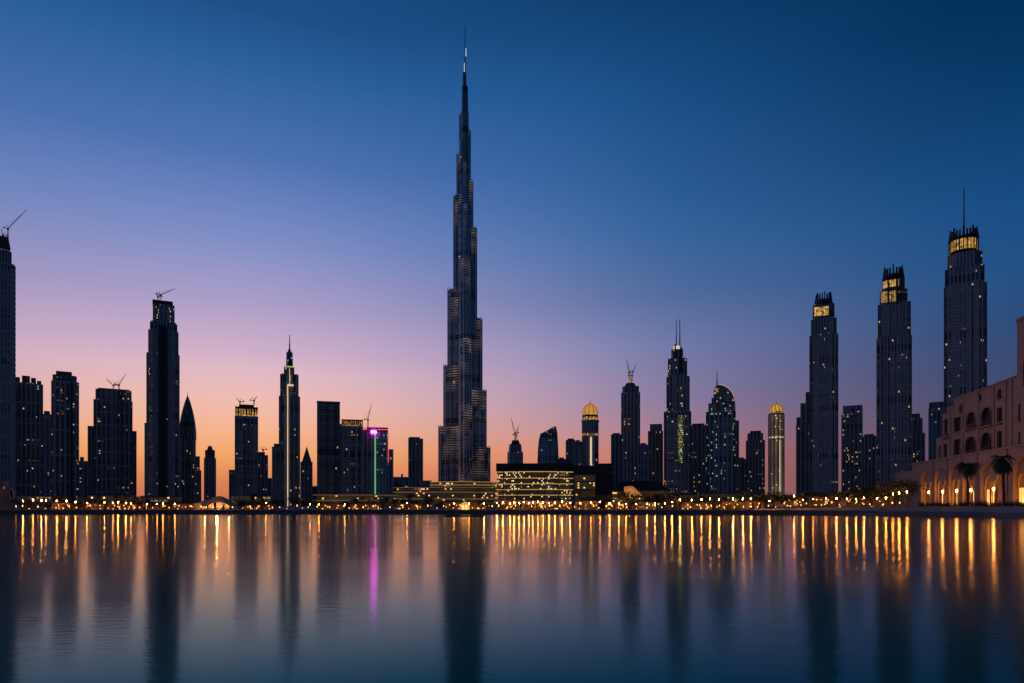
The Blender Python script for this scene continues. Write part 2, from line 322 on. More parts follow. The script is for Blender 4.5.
def empty(name, loc, rz=0):
    o = bpy.data.objects.new(name, None); col.objects.link(o); o.location = loc; o.rotation_euler = (0,0,rz); o.empty_display_size = 1
    return o
def copy_tree(o, parent=None):
    c = o.copy(); col.objects.link(c); c.parent = parent
    for ch in list(o.children): copy_tree(ch, c)
    return c

# ------------------------------------------------------------------ setting
SH = [(-9000,228),(-320,228),(-60,228),(40,226),(75,220),(95,211),(107,201),(115,188),(121,175),(124,163),(127,150),(138,125),(155,95),(185,66),(320,40),(9000,30)]
TER0 = 5           # terrace starts at this shore point
g = MB()
for (a, b) in zip(SH, SH[1:]):
    g.face([(a[0],a[1],GZ),(b[0],b[1],GZ),(b[0],12000,GZ),(a[0],12000,GZ)])
g.face([(-9000,-3000,GZ),(9000,-3000,GZ),(9000,-90,GZ),(-9000,-90,GZ)])
tag(g.build('ground', 'ground'), kind='structure')
g = MB()
for (a, b) in zip(SH, SH[1:]):
    g.face([(a[0],a[1],-1),(b[0],b[1],-1),(b[0],b[1],GZ-.2),(a[0],a[1],GZ-.2)])
g.face([(9000,-90,-1),(-9000,-90,-1),(-9000,-90,GZ),(9000,-90,GZ)])
tag(g.build('quay_wall', 'stone'), kind='structure')
g = MB()
for (a, b) in zip(SH, SH[1:]):      # coping: a lip standing 8 cm proud, 1.2 m deep
    g.face([(a[0],a[1]-.15,GZ-.2),(b[0],b[1]-.15,GZ-.2),(b[0],b[1]-.15,GZ+.1),(a[0],a[1]-.15,GZ+.1)])
    g.face([(a[0],a[1]-.15,GZ+.1),(b[0],b[1]-.15,GZ+.1),(b[0],b[1]+1.2,GZ+.1),(a[0],a[1]+1.2,GZ+.1)])
    g.face([(a[0],a[1]-.15,GZ-.2),(a[0],a[1]+.05,GZ-.2),(b[0],b[1]+.05,GZ-.2),(b[0],b[1]-.15,GZ-.2)])
tag(g.build('quay_coping', 'coping'), kind='structure')
w = MB(); w.face([(-9000,-3000,0),(9000,-3000,0),(9000,400,0),(-9000,400,0)])
tag(w.build('lake_water', 'water'), kind='structure')
# raised hotel terrace with a sloping stone bank
TZ = 2.6
bank = MB(); T = [(80,226),(92,217),(101,209),(110,199),(118,187),(123,175),(126,163),(129,150),(140,126),(157,97),(187,69)]
B = [(78,219.2),(95,211),(101,206),(107,201),(115,188),(121,175),(124,163),(127,150),(138,125),(155,95),(185,66)]
for i in range(len(T)-1):
    za = TZ-.8*(1-min(1, i/3)); zb = TZ-.8*(1-min(1, (i+1)/3))
    a, b, c, d = B[i], B[i+1], T[i+1], T[i]
    bank.face([(a[0],a[1]-.3,-.5),(b[0],b[1]-.3,-.5),(c[0],c[1],zb),(d[0],d[1],za)])
    bank.face([(d[0],d[1],za),(c[0],c[1],zb),(c[0]+60,c[1]+70,zb),(d[0]+60,d[1]+70,za)], mi=1)
bank.face([(78,219.2,GZ-2),(80,226,TZ-.8),(140,296,TZ-.8),(140,296,-1)])
tag(bank.build('terrace_bank', ['coping','stone']), kind='structure')

# ------------------------------------------------------------------ tower helper
LAND = []     # (x0, x1, short name) landmarks for labels
class Tower:
    def __init__(s, name, xc, D, label, short=None, cat='tower', x0=None, x1=None, gz=GZ, turn=0):
        s.xc, s.D = xc, D; s.az = math.atan((xc-512)/F); s.c = math.cos(s.az); s.gz = gz
        s.k = 1.6 if 430 <= D < 1000 else 1.0      # high-rises are modelled at 1:1.6 and enlarged to their real size
        s.root = empty(name, ((xc-512)/F*D*s.k, D*s.k, gz), -s.az); s.root.scale = (s.k,)*3; tag(s.root, label, cat)
        if short and x0 is not None: LAND.append((x0, x1, short))
    def S(s, y=0): return (s.D+y*s.c)/F
    def X(s, px, y=0): return (px-s.xc)*s.S(y)*s.c
    def Z(s, py, y=0): return (HZ-py)*s.S(y)+(CAMZ-s.gz)/s.k
    def tier(s, x0, x1, yt, yb=None, mat='glass', name='tier', plan='rect', dr=.8, c=0, tp=None, ypx=None, cut=.15, piers=0, bands=0, pm='pier', top=True, sm=False, pw=.15):
        """a storey block: pixel extents on its front face, depth ratio dr, centre c metres behind the root"""
        d = (x1-x0)*s.S(c)*s.c*dr
        fy = c-d/2
        if plan == 'ell': fy = c
        a, b = s.X(x0, fy), s.X(x1, fy); y0, y1 = c-d/2, c+d/2
        z1 = s.Z(yt, fy); z0 = 0 if yb is None else s.Z(yb, fy)
        fn = {'rect': rect, 'cham': lambda *q: cham(*q, (b-a)*cut), 'notch': lambda *q: notch(*q, (b-a)*cut), 'ell': ell}[plan]
        p0 = fn(a, b, y0, y1); p1 = None
        if tp is not None:
            m, h, hd = (a+b)/2, (b-a)/2*tp, d/2*tp; p1 = fn(m-h, m+h, c-hd, c+hd)
        mb = MB(); mb.prism(p0, z0, z1, p1, topmi=1, top=top, sm=(plan=='ell'))
        if piers and p1 is None:
            w = (b-a); q = w*pw/2/max(1,piers)*4
            lo, hi = (a, b) if plan == 'rect' else (a+w*cut, b-w*cut)
            for i in range(piers+1):
                x = lo+(hi-lo)*i/piers
                pr = .012*w
                x = min(max(x, a+q/2+.01), b-q/2-.01)
                mb.box(x-q/2, x+q/2, y0-pr, y0+.1, z0, z1+.01*w, 1)
                mb.box(x-q/2, x+q/2, y1-.1, y1+pr, z0, z1+.01*w, 1)
            lo, hi = (y0, y1) if plan == 'rect' else (y0+w*cut, y1-w*cut)
            for i in range(1, piers):
                y = lo+(hi-lo)*i/piers
                for xx, sg in ((a, -1), (b, 1)):
                    mb.box(min(xx, xx+sg*pr), max(xx, xx+sg*pr), y-q/2, y+q/2, z0, z1+.01*w, 1)
        if bands:
            w = b-a; e = w*.008+.1
            for i in range(1, bands+1):
                z = z0+(z1-z0)*i/(bands) - (1.6 if i == bands else 0)
                pb = fn(a-e, b+e, y0-e, y1+e); mb.prism(pb, z, z+1.3, mi=1, bot=True)
        return mb.build(name, [mat, pm], s.root)
    def boxpx(s, name, mat, x0, x1, yt, yb, y0, y1, mi=0):
        mb = MB(); mb.box(s.X(x0, y0), s.X(x1, y0), y0, y1, s.Z(yb, y0), s.Z(yt, y0)); return mb.build(name, mat, s.root)
    def front(s, c, w_px, dr): return c-(w_px*s.S(c)*s.c*dr)/2
    def spire(s, px, ytip, ybase, rpx=.6, mat='steel', name='spire', y=0, r2=.15):
        mb = MB(); S_ = s.S(y); x = s.X(px, y)
        zb, zt = s.Z(ybase, y), s.Z(ytip, y)
        mb.bar((x,y,zb), (x,y,zb+(zt-zb)*.5), rpx*S_, n=8, r2=rpx*S_*.7); mb.bar((x,y,zb+(zt-zb)*.5), (x,y,zt), rpx*S_*.6, n=8, r2=r2*S_)
        return mb.build(name, mat, s.root)
def balconies(T_, x0, x1, yt, yb, front, step=2.15):
    mb = MB(); z = T_.Z(yb, front); mb.box(T_.X(x0, front)+.1, T_.X(x1, front)-.1, front-.09, front+.15, z, T_.Z(yt, front))
    while z < T_.Z(yt, front):
        mb.box(T_.X(x0, front), T_.X(x1, front), front-.75, front+.2, z, z+.5); z += step
    return mb.build('balcony_stack', 'pierlight', T_.root)
def crane(T, bx, by, tx, ty, y=0, label='', foot=None):
    """luffing tower crane standing on a roof: mast, cab, jib, counter jib"""
    S_ = T.S(y)*1.35; 
    wx = Matrix.LocRotScale(T.root.location, T.root.rotation_euler, T.root.scale)
    base = wx @ Vector((T.X(bx, y), y, T.Z(by, y)))
    root = empty('tower_crane', base, T.root.rotation_euler.z); root.scale = T.root.scale; tag(root, label, 'crane', 'cranes on tower roofs')
    L_ = (tx-bx)*S_/1.35*T.c; H = (by-ty)*S_/1.35; mh = max(H*.28, 3*S_)
    if H < 6*S_: mh = H*.35
    w = .42*S_
    m = MB()
    for dx in (-w, w):
        for dy in (-w, w): m.bar((dx,dy,0), (dx,dy,mh), .16*S_)
    k = max(2, int(mh/(2*w)))
    for i in range(k):
        a, b = mh*i/k, mh*(i+1)/k
        m.bar((-w,-w,a), (w,-w,b), .1*S_); m.bar((w,w,a), (-w,w,b), .1*S_)
    m.build('mast', 'steel', root)
    m = MB(); m.box(-w*1.6, w*1.6, -w*1.6, w*1.6, mh, mh+w*2.2); m.build('cab', 'steel', root)
    m = MB(); t = Vector((L_, 0, H)); a = Vector((0,0,mh+w))
    up = Vector((-(t-a).z, 0, (t-a).x)).normalized()*w*1.1
    m.bar(a, t, .17*S_); m.bar(a+up, t, .14*S_)
    for i in range(6):
        p = a.lerp(t, i/6); q = (a+up).lerp(t, (i+.5)/6); m.bar(p, q, .09*S_); m.bar(q, a.lerp(t, (i+1)/6), .09*S_)
    m.build('jib', 'steel', root)
    m = MB(); sg = -1 if L_ > 0 else 1; e = Vector((sg*w*6, 0, mh+w*2.5)); m.bar(a, e, .22*S_); m.box(e.x-w*1.1, e.x+w*1.1, -w, w, e.z-w*1.6, e.z+w*.6)
    pk = Vector((sg*w*2, 0, mh+w*7)); m.bar(a, pk, .14*S_); m.bar(pk, e, .1*S_); m.bar(pk, a.lerp(t, .8), .07*S_)
    m.build('counter_jib', 'steel', root)
    return root

# ------------------------------------------------------------------ LEFT SIDE TOWERS
t = Tower('skyscraper', 4, 520, 'tall dark tower with an unfinished open crown, cut off by the left edge', 'the tower at the left edge', x0=0, x1=14)
t.tier(-16, 14.5, 262, mat='glass_dim', name='shaft', plan='cham', piers=7, bands=14, dr=.8)
t.tier(-12, 11.5, 250, 262, mat='apart_dim', name='setback', plan='cham', piers=5)
mb = MB(); mb.box(t.X(10.4), t.X(15.5), -8.6, .8, 0, t.Z(270))
for i in range(46):
    z = t.Z(498-i*5.1); mb.box(t.X(10.2), t.X(15.8), -9, 1, z, z+.5)
mb.build('balcony_stack', 'pierlight', t.root)
mb = MB()
for px in (-8,-4,0,3.5,7,9.8):
    for y in (-7, 6): mb.bar((t.X(px), y, t.Z(250)-1), (t.X(px*.75), y*.8, t.Z(238.5)), .6)
for yy, q in ((247, 10), (243.5, 9), (240, 7.8)): mb.box(t.X(-9), t.X(q), -7, 6, t.Z(yy), t.Z(yy)+.5)
mb.build('open_crown', 'concrete', t.root)
crane(t, 8, 238, 27, 205, -2, 'large luffing crane reaching up right from the tower at the left edge')
crane(t, 3, 240, 1, 229, 3, 'short crane mast beside the large luffing crane at the left edge')

t = Tower('apartment_tower', 29, 560, 'squat dark apartment tower with a notched roofline, right of the tower at the left edge', 'the notched apartment tower', x0=14, x1=43)
t.tier(14, 43, 383, mat='apart', name='shaft', plan='notch', cut=.1, piers=5, dr=.7, bands=6)
for (a, b, y) in ((15,20,378),(22,30,376),(31,36,377.5),(37,41.5,380)): t.tier(a, b, y, 385, mat='apart_dim', name='roof_block', c=0, dr=1.5)
t.boxpx('service_core', 'concrete', 14.3, 17, 386, 500, -12, -10)
t = Tower('office_tower', 47.5, 900, 'slim pale-grey tower seen in the gap right of the notched apartment tower', 'the slim pale-grey tower', x0=43, x1=51)
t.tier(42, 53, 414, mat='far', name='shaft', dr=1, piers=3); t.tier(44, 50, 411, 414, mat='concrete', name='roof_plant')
t = Tower('apartment_tower', 65, 560, 'dark apartment tower with scattered lit rooms and a stepped cap, third from the left edge', 'the apartment tower with scattered lit rooms', x0=51, x1=80)
t.tier(51.5, 79, 381, mat='apart', name='shaft', plan='cham', cut=.12, piers=4, dr=.8, bands=5)
t.tier(52.5, 77, 375, 381, mat='apart', name='setback', plan='cham'); t.tier(56, 72, 371.5, 375, mat='concrete', name='roof_plant', dr=.5)
t.boxpx('service_core', 'dark', 70.5, 72.5, 381, 505, -15.5, -12)
t = Tower('office_tower', 84, 800, 'low slender block between the lit apartment tower and the double-winged tower', 'the low slender block', x0=79, x1=88)
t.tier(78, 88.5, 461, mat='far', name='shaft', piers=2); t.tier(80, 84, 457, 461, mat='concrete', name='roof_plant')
t = Tower('apartment_tower', 113, 600, 'broad dark tower with a lower wing each side and two cranes on its roof', 'the broad tower with two roof cranes', x0=88, x1=137)
t.tier(94, 132.5, 400, mat='apart', name='shaft', plan='notch', cut=.08, piers=7, dr=.7, bands=8)
t.tier(96, 131.5, 390, 400, mat='glass_lit', name='setback', plan='rect', dr=.72, piers=7)
t.tier(98, 130, 388.7, 390, mat='concrete', name='roof_slab', dr=.7)
t.tier(88, 95, 427, mat='apart_dim', name='side_wing', c=6, dr=3, piers=2)
t.tier(131.5, 137, 430, mat='apart_dim', name='side_wing', c=6, dr=3, piers=2)
t.boxpx('service_core', 'pierlight', 112.3, 113.5, 390, 500, -17, -15)
t.boxpx('service_core', 'concrete', 120.5, 122, 390, 500, -17, -15)
crane(t, 119, 390, 126, 373, 0, 'crane leaning right on the roof of the broad tower with side wings')
crane(t, 113.5, 390, 106, 379, 4, 'crane leaning left on the roof of the broad tower with side wings')

t = Tower('skyscraper', 163, 560, 'tallest tower of the left group, grey ribbed shaft with a stepped dark crown', 'the tall grey ribbed tower', x0=145, x1=180)
t.tier(148.5, 178.5, 330, mat='glass', name='shaft', plan='cham', cut=.14, piers=8, dr=.8)
t.tier(151, 176, 321, 330, mat='glass_dim', name='setback', plan='cham', cut=.14, piers=6)
t.tier(150, 177.5, 323, 330, mat='glass_dim', name='setback', plan='rect', dr=.4)
t.tier(153, 174.5, 304, 321, mat='glass_lit', name='crown', plan='cham', cut=.1, piers=4)
t.tier(152.5, 173, 300.5, 304, mat='dark', name='parapet', plan='rect', dr=.7)
t.tier(145, 180, 424, mat='glass_dim', name='lower_wing', plan='rect', dr=.35, c=5, piers=6, pm='pier')
t.tier(146.8, 179.5, 354, mat='glass_dim', name='mid_wing', plan='rect', dr=.35, c=4, piers=6)
t.boxpx('service_core', 'dark', 158.5, 166.5, 326, 500, -13.5, -11)
balconies(t, 152.5, 157, 332, 500, t.front(0, 30, .8)); balconies(t, 169, 172.5, 332, 500, t.front(0, 30, .8))
crane(t, 160.5, 300, 175.5, 287, 0, 'long crane boom reaching up right on the crown of the tall grey ribbed tower')
crane(t, 158, 300, 155.8, 293, 4, 'stubby crane at the left corner of the tall grey ribbed tower')

t = Tower('pointed_tower', 187, 620, 'slender tower with a pointed lancet top and needle, right of the tall grey ribbed tower', 'the lancet-topped tower', x0=180, x1=200)
t.tier(179.5, 196, 440, mat='glass', name='shaft', plan='ell', dr=.8, piers=0)
mb = MB(); prof = [(8.1,440),(8.0,432),(7.3,424),(6,416),(4.4,408.5),(2.6,402),(1.2,398),(.3,395.5)]
S_ = t.S()
for (r0, y0), (r1, y1) in zip(prof, prof[1:]):
    mb.prism(ell(-r0*S_+.5, r0*S_+.5, -r0*S_*.8, r0*S_*.8, 16), t.Z(y0), t.Z(y1), ell(-r1*S_+.5, r1*S_+.5, -r1*S_*.8, r1*S_*.8, 16), top=False)
mb.build('lancet_roof', 'glass_dim', t.root)
t.spire(187.5, 391, 398, .35)
mb = MB()
for px in (181.5, 184.5, 191, 194.2): mb.box(t.X(px)-.4, t.X(px)+.4, -7.2, -5.6, 0, t.Z(436))
mb.build('facade_rib', 'pierlight', t.root)
t.tier(194, 200, 456, mat='apart_dim', name='side_wing', c=10, dr=2, piers=2)
t.tier(196, 201.5, 470, mat='far', name='side_wing', c=16, dr=2, piers=1)
t = Tower('apartment_tower', 209.5, 700, 'small narrow tower with a domed cap standing alone against the orange sky', 'the small lone tower', x0=201, x1=216)
t.tier(204, 216, 458, mat='apart_dim', name='shaft', plan='cham', piers=3); t.tier(205, 215, 450, 458, mat='apart_dim', name='setback', plan='cham')
t.tier(207, 213, 446, 450, mat='concrete', name='roof_plant', plan='ell', tp=.6)

t = Tower('office_tower', 246, 600, 'dark tower under construction topped by a glowing golden storey and cranes', 'the tower with a golden top storey', x0=229, x1=258)
t.tier(235, 258, 416, mat='glass', name='shaft', plan='rect', piers=6, bands=3, dr=.8)
t.tier(235.8, 257, 409, 416, mat='gold', name='lit_storey', plan='rect')
mb = MB()
for i in range(9):
    x = t.X(236+i*2.6); mb.box(x-.5, x+.5, -9.6, -8, t.Z(416), t.Z(408))
mb.build('storey_columns', 'dark', t.root)
t.tier(235.3, 258, 407, 409, mat='concrete', name='roof_slab', plan='rect')
t.tier(239, 254, 404.5, 407, mat='concrete', name='roof_plant', plan='rect')
t.tier(238.5, 254, 424, 429, mat='glass_lit', name='sky_lobby', plan='rect', dr=1.21)
t.tier(229, 236, 470, mat='apart_dim', name='side_wing', dr=2.5, c=4, piers=2)
crane(t, 240, 405, 236.5, 398.5, -2, 'small crane leaning left on the tower with a golden top storey')
crane(t, 254, 405, 257.5, 395.5, 2, 'small crane leaning right on the tower with a golden top storey')
t = Tower('apartment_tower', 262.5, 760, 'small stubby tower between the golden-topped tower and the spired tower', 'the small stubby tower', x0=258, x1=270)
t.tier(257, 268, 455, mat='apart_dim', name='shaft', piers=3); t.tier(258, 265, 452, 455, mat='concrete', name='roof_plant')
t.tier(266, 273, 478, mat='far', name='lower_wing', c=6, piers=1)
crane(t, 263, 452, 260.5, 447.5, 0, 'tiny crane on the small stubby tower left of the spired tower')

t = Tower('spired_tower', 289.5, 520, 'stepped tower with a slim needle spire and a bright vertical light line', 'the spired tower with a bright vertical line', x0=270, x1=300)
t.tier(279, 300, 396, mat='glass', name='shaft', plan='notch', cut=.08, piers=4, dr=.8)
t.tier(280.3, 298.5, 374, 396, mat='glass', name='setback', plan='notch', cut=.1, piers=3, dr=.8)
t.tier(283.8, 294.5, 366.8, 374, mat='glass_dim', name='crown_base', plan='rect', tp=.95)
t.tier(286, 293, 352, 367, mat='green', name='crown', plan='cham', tp=.9)
t.tier(283.8, 294, 366, 367.3, mat='yellowgreen', name='crown_light_ring', dr=.82)
t.tier(287.6, 291.4, 349, 352, mat='glass_dim', name='crown_cap', tp=.5)
t.spire(289.6, 334.5, 351, .8, r2=.3)
fy = t.front(0, 21, .8)
t.boxpx('light_strip', 'cream', 287.2, 288.2, 385, 508, fy-1.2, fy+.5)
t.boxpx('light_strip', 'cream', 287.5, 293.5, 384.3, 385.5, fy-1.0, fy+1)
t.boxpx('light_strip', 'cream', 289.3, 289.9, 368, 384, fy-.3, fy+1.4)
t.boxpx('side_fin', 'dark', 281, 281.8, 376, 505, fy-1, fy+.5)
t.tier(272, 280, 447, mat='glass_dim', name='side_wing', dr=2, c=4, piers=2)
t.tier(274, 279, 444, 447, mat='concrete', name='roof_plant', dr=2, c=4)
t = Tower('pointed_tower', 306.5, 640, 'short grey tower with a pyramid roof, right of the spired tower', 'the short pyramid-roofed tower', x0=300, x1=316)
t.tier(300.5, 312.5, 462, mat='far', name='shaft', plan='rect', piers=3, dr=1)
mb = MB(); a, b = t.X(302), t.X(311.5); mb.prism(rect(a, b, -5, 5), t.Z(462), t.Z(447), rect((a+b)/2-.2, (a+b)/2+.2, -.2, .2)); mb.build('pyramid_roof', 'far', t.root)
t.tier(312, 318, 486, mat='apart_dim', name='low_wing', c=4)
t = Tower('office_tower', 328.5, 480, 'plain flat-topped dark slab tower with few lit windows', 'the flat-topped slab tower', x0=316, x1=340)
t.tier(317, 340, 402.4, mat='glass_dim', name='shaft', plan='rect', dr=.5, piers=0)
t.tier(316.8, 340.2, 401.2, 402.5, mat='pier', name='parapet', dr=.52)
t.boxpx('entrance_canopy', 'slabdim', 317, 341, 497, 498, -11, -6)
t = Tower('office_tower', 352, 500, 'dark office tower with a softly lit top storey beside the flat-topped slab', 'the dark office tower with a lit cornice', x0=340, x1=363)
t.tier(341.8, 363, 426, mat='glass', name='shaft', plan='rect', piers=3, dr=.7, bands=4)
t.tier(342, 362.5, 420.5, 426, mat='goldsoft', name='lit_storey', dr=.68)
t.tier(341.5, 363, 419.5, 421, mat='concrete', name='roof_slab', dr=.7)
mb = MB()
for i in range(11):
    x = t.X(342.2+i*2.0); mb.box(x-.35, x+.35, -5.6, -4.6, t.Z(426), t.Z(420.4))
mb.build('storey_columns', 'dark', t.root)
t.tier(340, 342, 424, mat='pierlight', name='stair_shaft', dr=3)
t = Tower('office_tower', 376, 500, 'green-glass tower edged by green, purple and red lights', 'the green-glass tower', x0=363, x1=393)
t.tier(363, 376, 430, mat='glass', name='left_block', dr=1.1, piers=3)
t.tier(374, 388.5, 432, mat='green', name='right_block', dr=.9, plan='cham', piers=3)
t.tier(367, 388, 427.3, 430.5, mat='apart_dim', name='roof_storey', dr=.7)
t.tier(364, 376, 427.5, 429, mat='red', name='light_line', dr=1.1)
fy = t.front(0, 14, 1.1)
t.boxpx('purple_screen', 'purple', 371, 376.5, 430.5, 433.2, fy-.9, fy+2)
t.boxpx('green_light_line', 'greenlight', 374.6, 375.7, 434, 494, fy-1.0, fy+.5)
t.boxpx('red_light_line', 'red', 387.9, 388.6, 430, 462, fy+.4, fy+1.4)
t.boxpx('red_light_line', 'red', 378, 388.5, 429, 429.8, fy+.2, fy+1.4)
t.tier(388, 393.5, 449, mat='apart_dim', name='side_wing', dr=2, piers=1)
crane(t, 368, 427.5, 371.6, 403.5, 0, 'steep crane standing on the green-glass tower with coloured lights')
t = Tower('office_tower', 415.5, 620, 'plain narrow block standing alone left of the very tall tower', 'the lone narrow block', x0=393, x1=432)
t.tier(408.5, 423, 438.5, mat='apart_dim', name='shaft', plan='rect', piers=4, dr=.9)
t.tier(409, 420, 437, 438.5, mat='concrete', name='roof_plant', dr=.8)
t.tier(408.2, 411, 438, mat='dark', name='stair_shaft', dr=3)
t = Tower('low_building', 404, 520, 'low stepped grey building left of the lone narrow block', cat='building')
t.tier(393, 410, 477, mat='far', name='main_block', dr=.8, piers=3); t.tier(393, 401, 483, mat='apart_dim', name='front_block', c=-12, dr=1)
t.tier(401, 403, 474, 477, mat='concrete', name='roof_plant')
t = Tower('low_building', 426, 520, 'low stepped grey building right of the lone narrow block', cat='building')
t.tier(420, 431.5, 480.5, mat='far', name='main_block', dr=.8, piers=2); t.tier(416, 428, 484.5, mat='apart_dim', name='front_block', c=-10, dr=.8)

# ------------------------------------------------------------------ the very tall tower
t = Tower('supertall_tower', 464.5, 1178, 'immensely tall silvery tower with spiralling setbacks and a needle spire', 'the immensely tall tower', cat='skyscraper', x0=432, x1=500)
s = t.S()
def wing_poly(ang, Lx, hw):
    ca, sa = math.cos(ang), math.sin(ang)
    pts = [(0,-hw),(Lx-hw*.9,-hw),(Lx-hw*.75,-hw*.88),(Lx-hw*.7,-hw*.5),(Lx-hw*.25,-hw*.46),(Lx-hw*.06,-hw*.28),(Lx,0)]
    pts = pts+[(x,-y) for x, y in reversed(pts[:-1])]
    return [(x*ca-y*sa, x*sa+y*ca) for x, y in pts]
# profile: (silhouette reach px, top row, half width px)
LW = [(26.3,426,6.2),(21.3,365,6.0),(17.2,289,5.6),(11.4,196,4.8),(8,155,3.6),(5.2,116,2.6)]
RW = [(26,447,6.2),(22.2,389.5,6.0),(18,317.5,5.6),(12.6,227,4.8),(8.6,181,3.6),(6,131,2.6)]
FW = [(24,470,6.2),(20,408,6.0),(16,342,5.6),(12,262,4.8),(9,208,3.6),(5.6,165,2.8)]
def wing(prof, ang, kx):
    zfoot = 0
    for k, (reach, yt, hw) in enumerate(prof):
        hwm = hw*s
        ext = hw*abs(math.sin(ang))*.55
        Lx = ((reach*1.045+.3-ext)/kx if kx else reach)*s
        z1 = t.Z(yt); mb = MB()
        mb.prism(wing_poly(ang, Lx, hwm), 0, z1, topmi=1)
        # projecting ribs at the nose and the flanks, plus dark mechanical floors
        ca, sa = math.cos(ang), math.sin(ang)
        for (lx, ly) in ((Lx+.3, 0), (Lx-hwm*.3, hwm*.48), (Lx-hwm*.3, -hwm*.48), (Lx-hwm*.85, hwm), (Lx-hwm*.85, -hwm), (Lx-hwm*1.8, hwm), (Lx-hwm*1.8, -hwm)):
            x, y = lx*ca-ly*sa, lx*sa+ly*ca
            mb.prism(circ(x, y, .55, 6), 0, z1+3, mi=1)
        o = mb.build('wing_tier', ['burj_lit', 'spire'], t.root)
        o['ztop'] = float(z1); o['zspan'] = float(z1-(55 if k > 3 else 80))
wing(LW, R(155), math.cos(R(25))); wing(RW, R(25), math.cos(R(25))); wing(FW, R(-84), 0)
mb = MB(); mb.prism(circ(0,0,7.2*s,18), 0, t.Z(205)); mb.prism(circ(0,0,5*s,18), t.Z(205), t.Z(140)); mb.build('core', ['burj'], t.root)
def stub(name, xa, xb, yt, yb, mat):
    m, r = (t.X(xa)+t.X(xb))/2, (t.X(xb)-t.X(xa))/2
    b_ = MB(); b_.prism(circ(m,0,r,14), t.Z(yb), t.Z(yt), circ(m,0,r*.92,14)); return b_.build(name, mat, t.root)
stub('upper_core', 460.6, 469, 112, 150, 'burj')
stub('upper_core', 461.6, 468.2, 87, 112, 'burj')
stub('upper_core', 462.6, 466.5, 73, 88, 'burj')
t.spire(465, 26, 74, .95, mat='spire', r2=.4)
t.boxpx('spire_light', 'white', 464.1, 464.6, 63, 73, -2.4, -1.6)
t.boxpx('spire_light', 'white', 465.7, 466.2, 48, 56, -1.6, -1.0)
t.boxpx('light_band', 'slabdim', 445, 451, 358, 358.7, -22, -21.2) if False else None
mb = MB(); mb.prism(circ(0,0,30*s,28), 0, t.Z(486)); mb.build('podium', ['mall'], t.root)

# ------------------------------------------------------------------ CENTRE
def floors(T_, x0, x1, rows, c0, depth, glass='office', slab='slabgold', bow=6., roofh=None, slab2='concrete', n=14):
    """curved stack of glazed storeys with lit slab edges: rows = pixel rows from roof down"""
    def poly(in_):
        pts = []
        for i in range(n+1):
            q = i/n; x = T_.X(x0+(x1-x0)*q, c0); y = c0-bow*(1-(2*q-1)**2)
            pts.append((x+(in_ if q < .01 else -in_ if q > .99 else 0), y+in_))
        return pts+[(T_.X(x1, c0)-in_, c0+depth-in_), (T_.X(x0, c0)+in_, c0+depth-in_)]
    for k, (a, b) in enumerate(zip(rows, rows[1:])):
        za, zb = T_.Z(a, c0-bow), T_.Z(b, c0-bow); h = za-zb
        m = MB(); m.prism(poly(1.2), zb, za-h*.18); m.build('glass_band', [glass], T_.root)
        m = MB(); m.prism(poly(0), za-h*.18, za-h*.02, bot=True); m.build('floor_slab', [slab2], T_.root)
        if slab:
            m = MB(); P = poly(-.12)[:n+1]
            for p, q in zip(P, P[1:]): m.face([(p[0],p[1],za-h*.15),(q[0],q[1],za-h*.15),(q[0],q[1],za-h*.04),(p[0],p[1],za-h*.04)])
            m.build('slab_light', [slab], T_.root)
t = Tower('office_building', 534, 400, 'wide curved office building with glowing golden storey bands under a dark roof', 'the golden-banded office building', cat='building', x0=500, x1=575)
floors(t, 496, 573, [471, 477.5, 483.2, 489, 494.6, 500.3, 508], 0, 30)
t.tier(496, 573, 463.3, 471.2, mat='dark', name='roof_storey', dr=.6, c=12)
mb = MB()
for px in (503, 517, 545, 559):
    mb = MB(); mb.bar((t.X(px,-8), -5.5, 0), (t.X(px,-8), -5.5, t.Z(471)), .28, n=8); mb.build('column', 'concrete', t.root)
t = Tower('shopping_mall', 448, 420, 'long low terraced mall with golden light lines below the immensely tall tower', cat='building')
floors(t, 394, 500, [487, 491.5, 498, 506], 0, 26, glass='mall', slab='slabdim', bow=10)
floors(t, 430, 502, [481.5, 484.5, 488], 14, 22, glass='mall', slab='slabgold', bow=6)
t = Tower('restaurant_building', 586, 380, 'dark stepped restaurant building with dim orange rooms right of the golden-banded office', 'the dark stepped restaurant building', cat='building', x0=575, x1=612)
floors(t, 573, 597, [474, 481, 489, 497, 508], 0, 20, glass='mall', slab=None, bow=2)
t.tier(573.5, 606, 465.5, 474, mat='dark', name='roof_storey', dr=.6, c=8)
t.tier(595, 613, 463.5, mat='dark', name='service_block', dr=.9, c=6)
t = Tower('curved_podium', 365, 330, 'low curved podium with strips of small lights below the flat-topped slab and green tower', cat='building')
floors(t, 314, 398, [494.5, 500, 506.5], 0, 18, glass='mall', slab='slabdim', bow=5)

t = Tower('office_tower', 515.5, 800, 'small dark tower tapering to a cluster of cranes, behind the golden-banded office', 'the small tapering tower', x0=507, x1=523)
t.tier(507.5, 523, 452, mat='blue', name='shaft', plan='cham', cut=.18, piers=3); t.tier(508.5, 522, 444, 452, mat='glass_dim', name='setback', plan='cham', tp=.9)
t.tier(511, 520, 440, 444, mat='glass_dim', name='crown', tp=.7)
crane(t, 515, 440, 511, 418, 0, 'tall thin crane leaning left above the small tapering tower')
crane(t, 516.5, 440, 518.8, 425, 2, 'shorter thin crane leaning right above the small tapering tower')
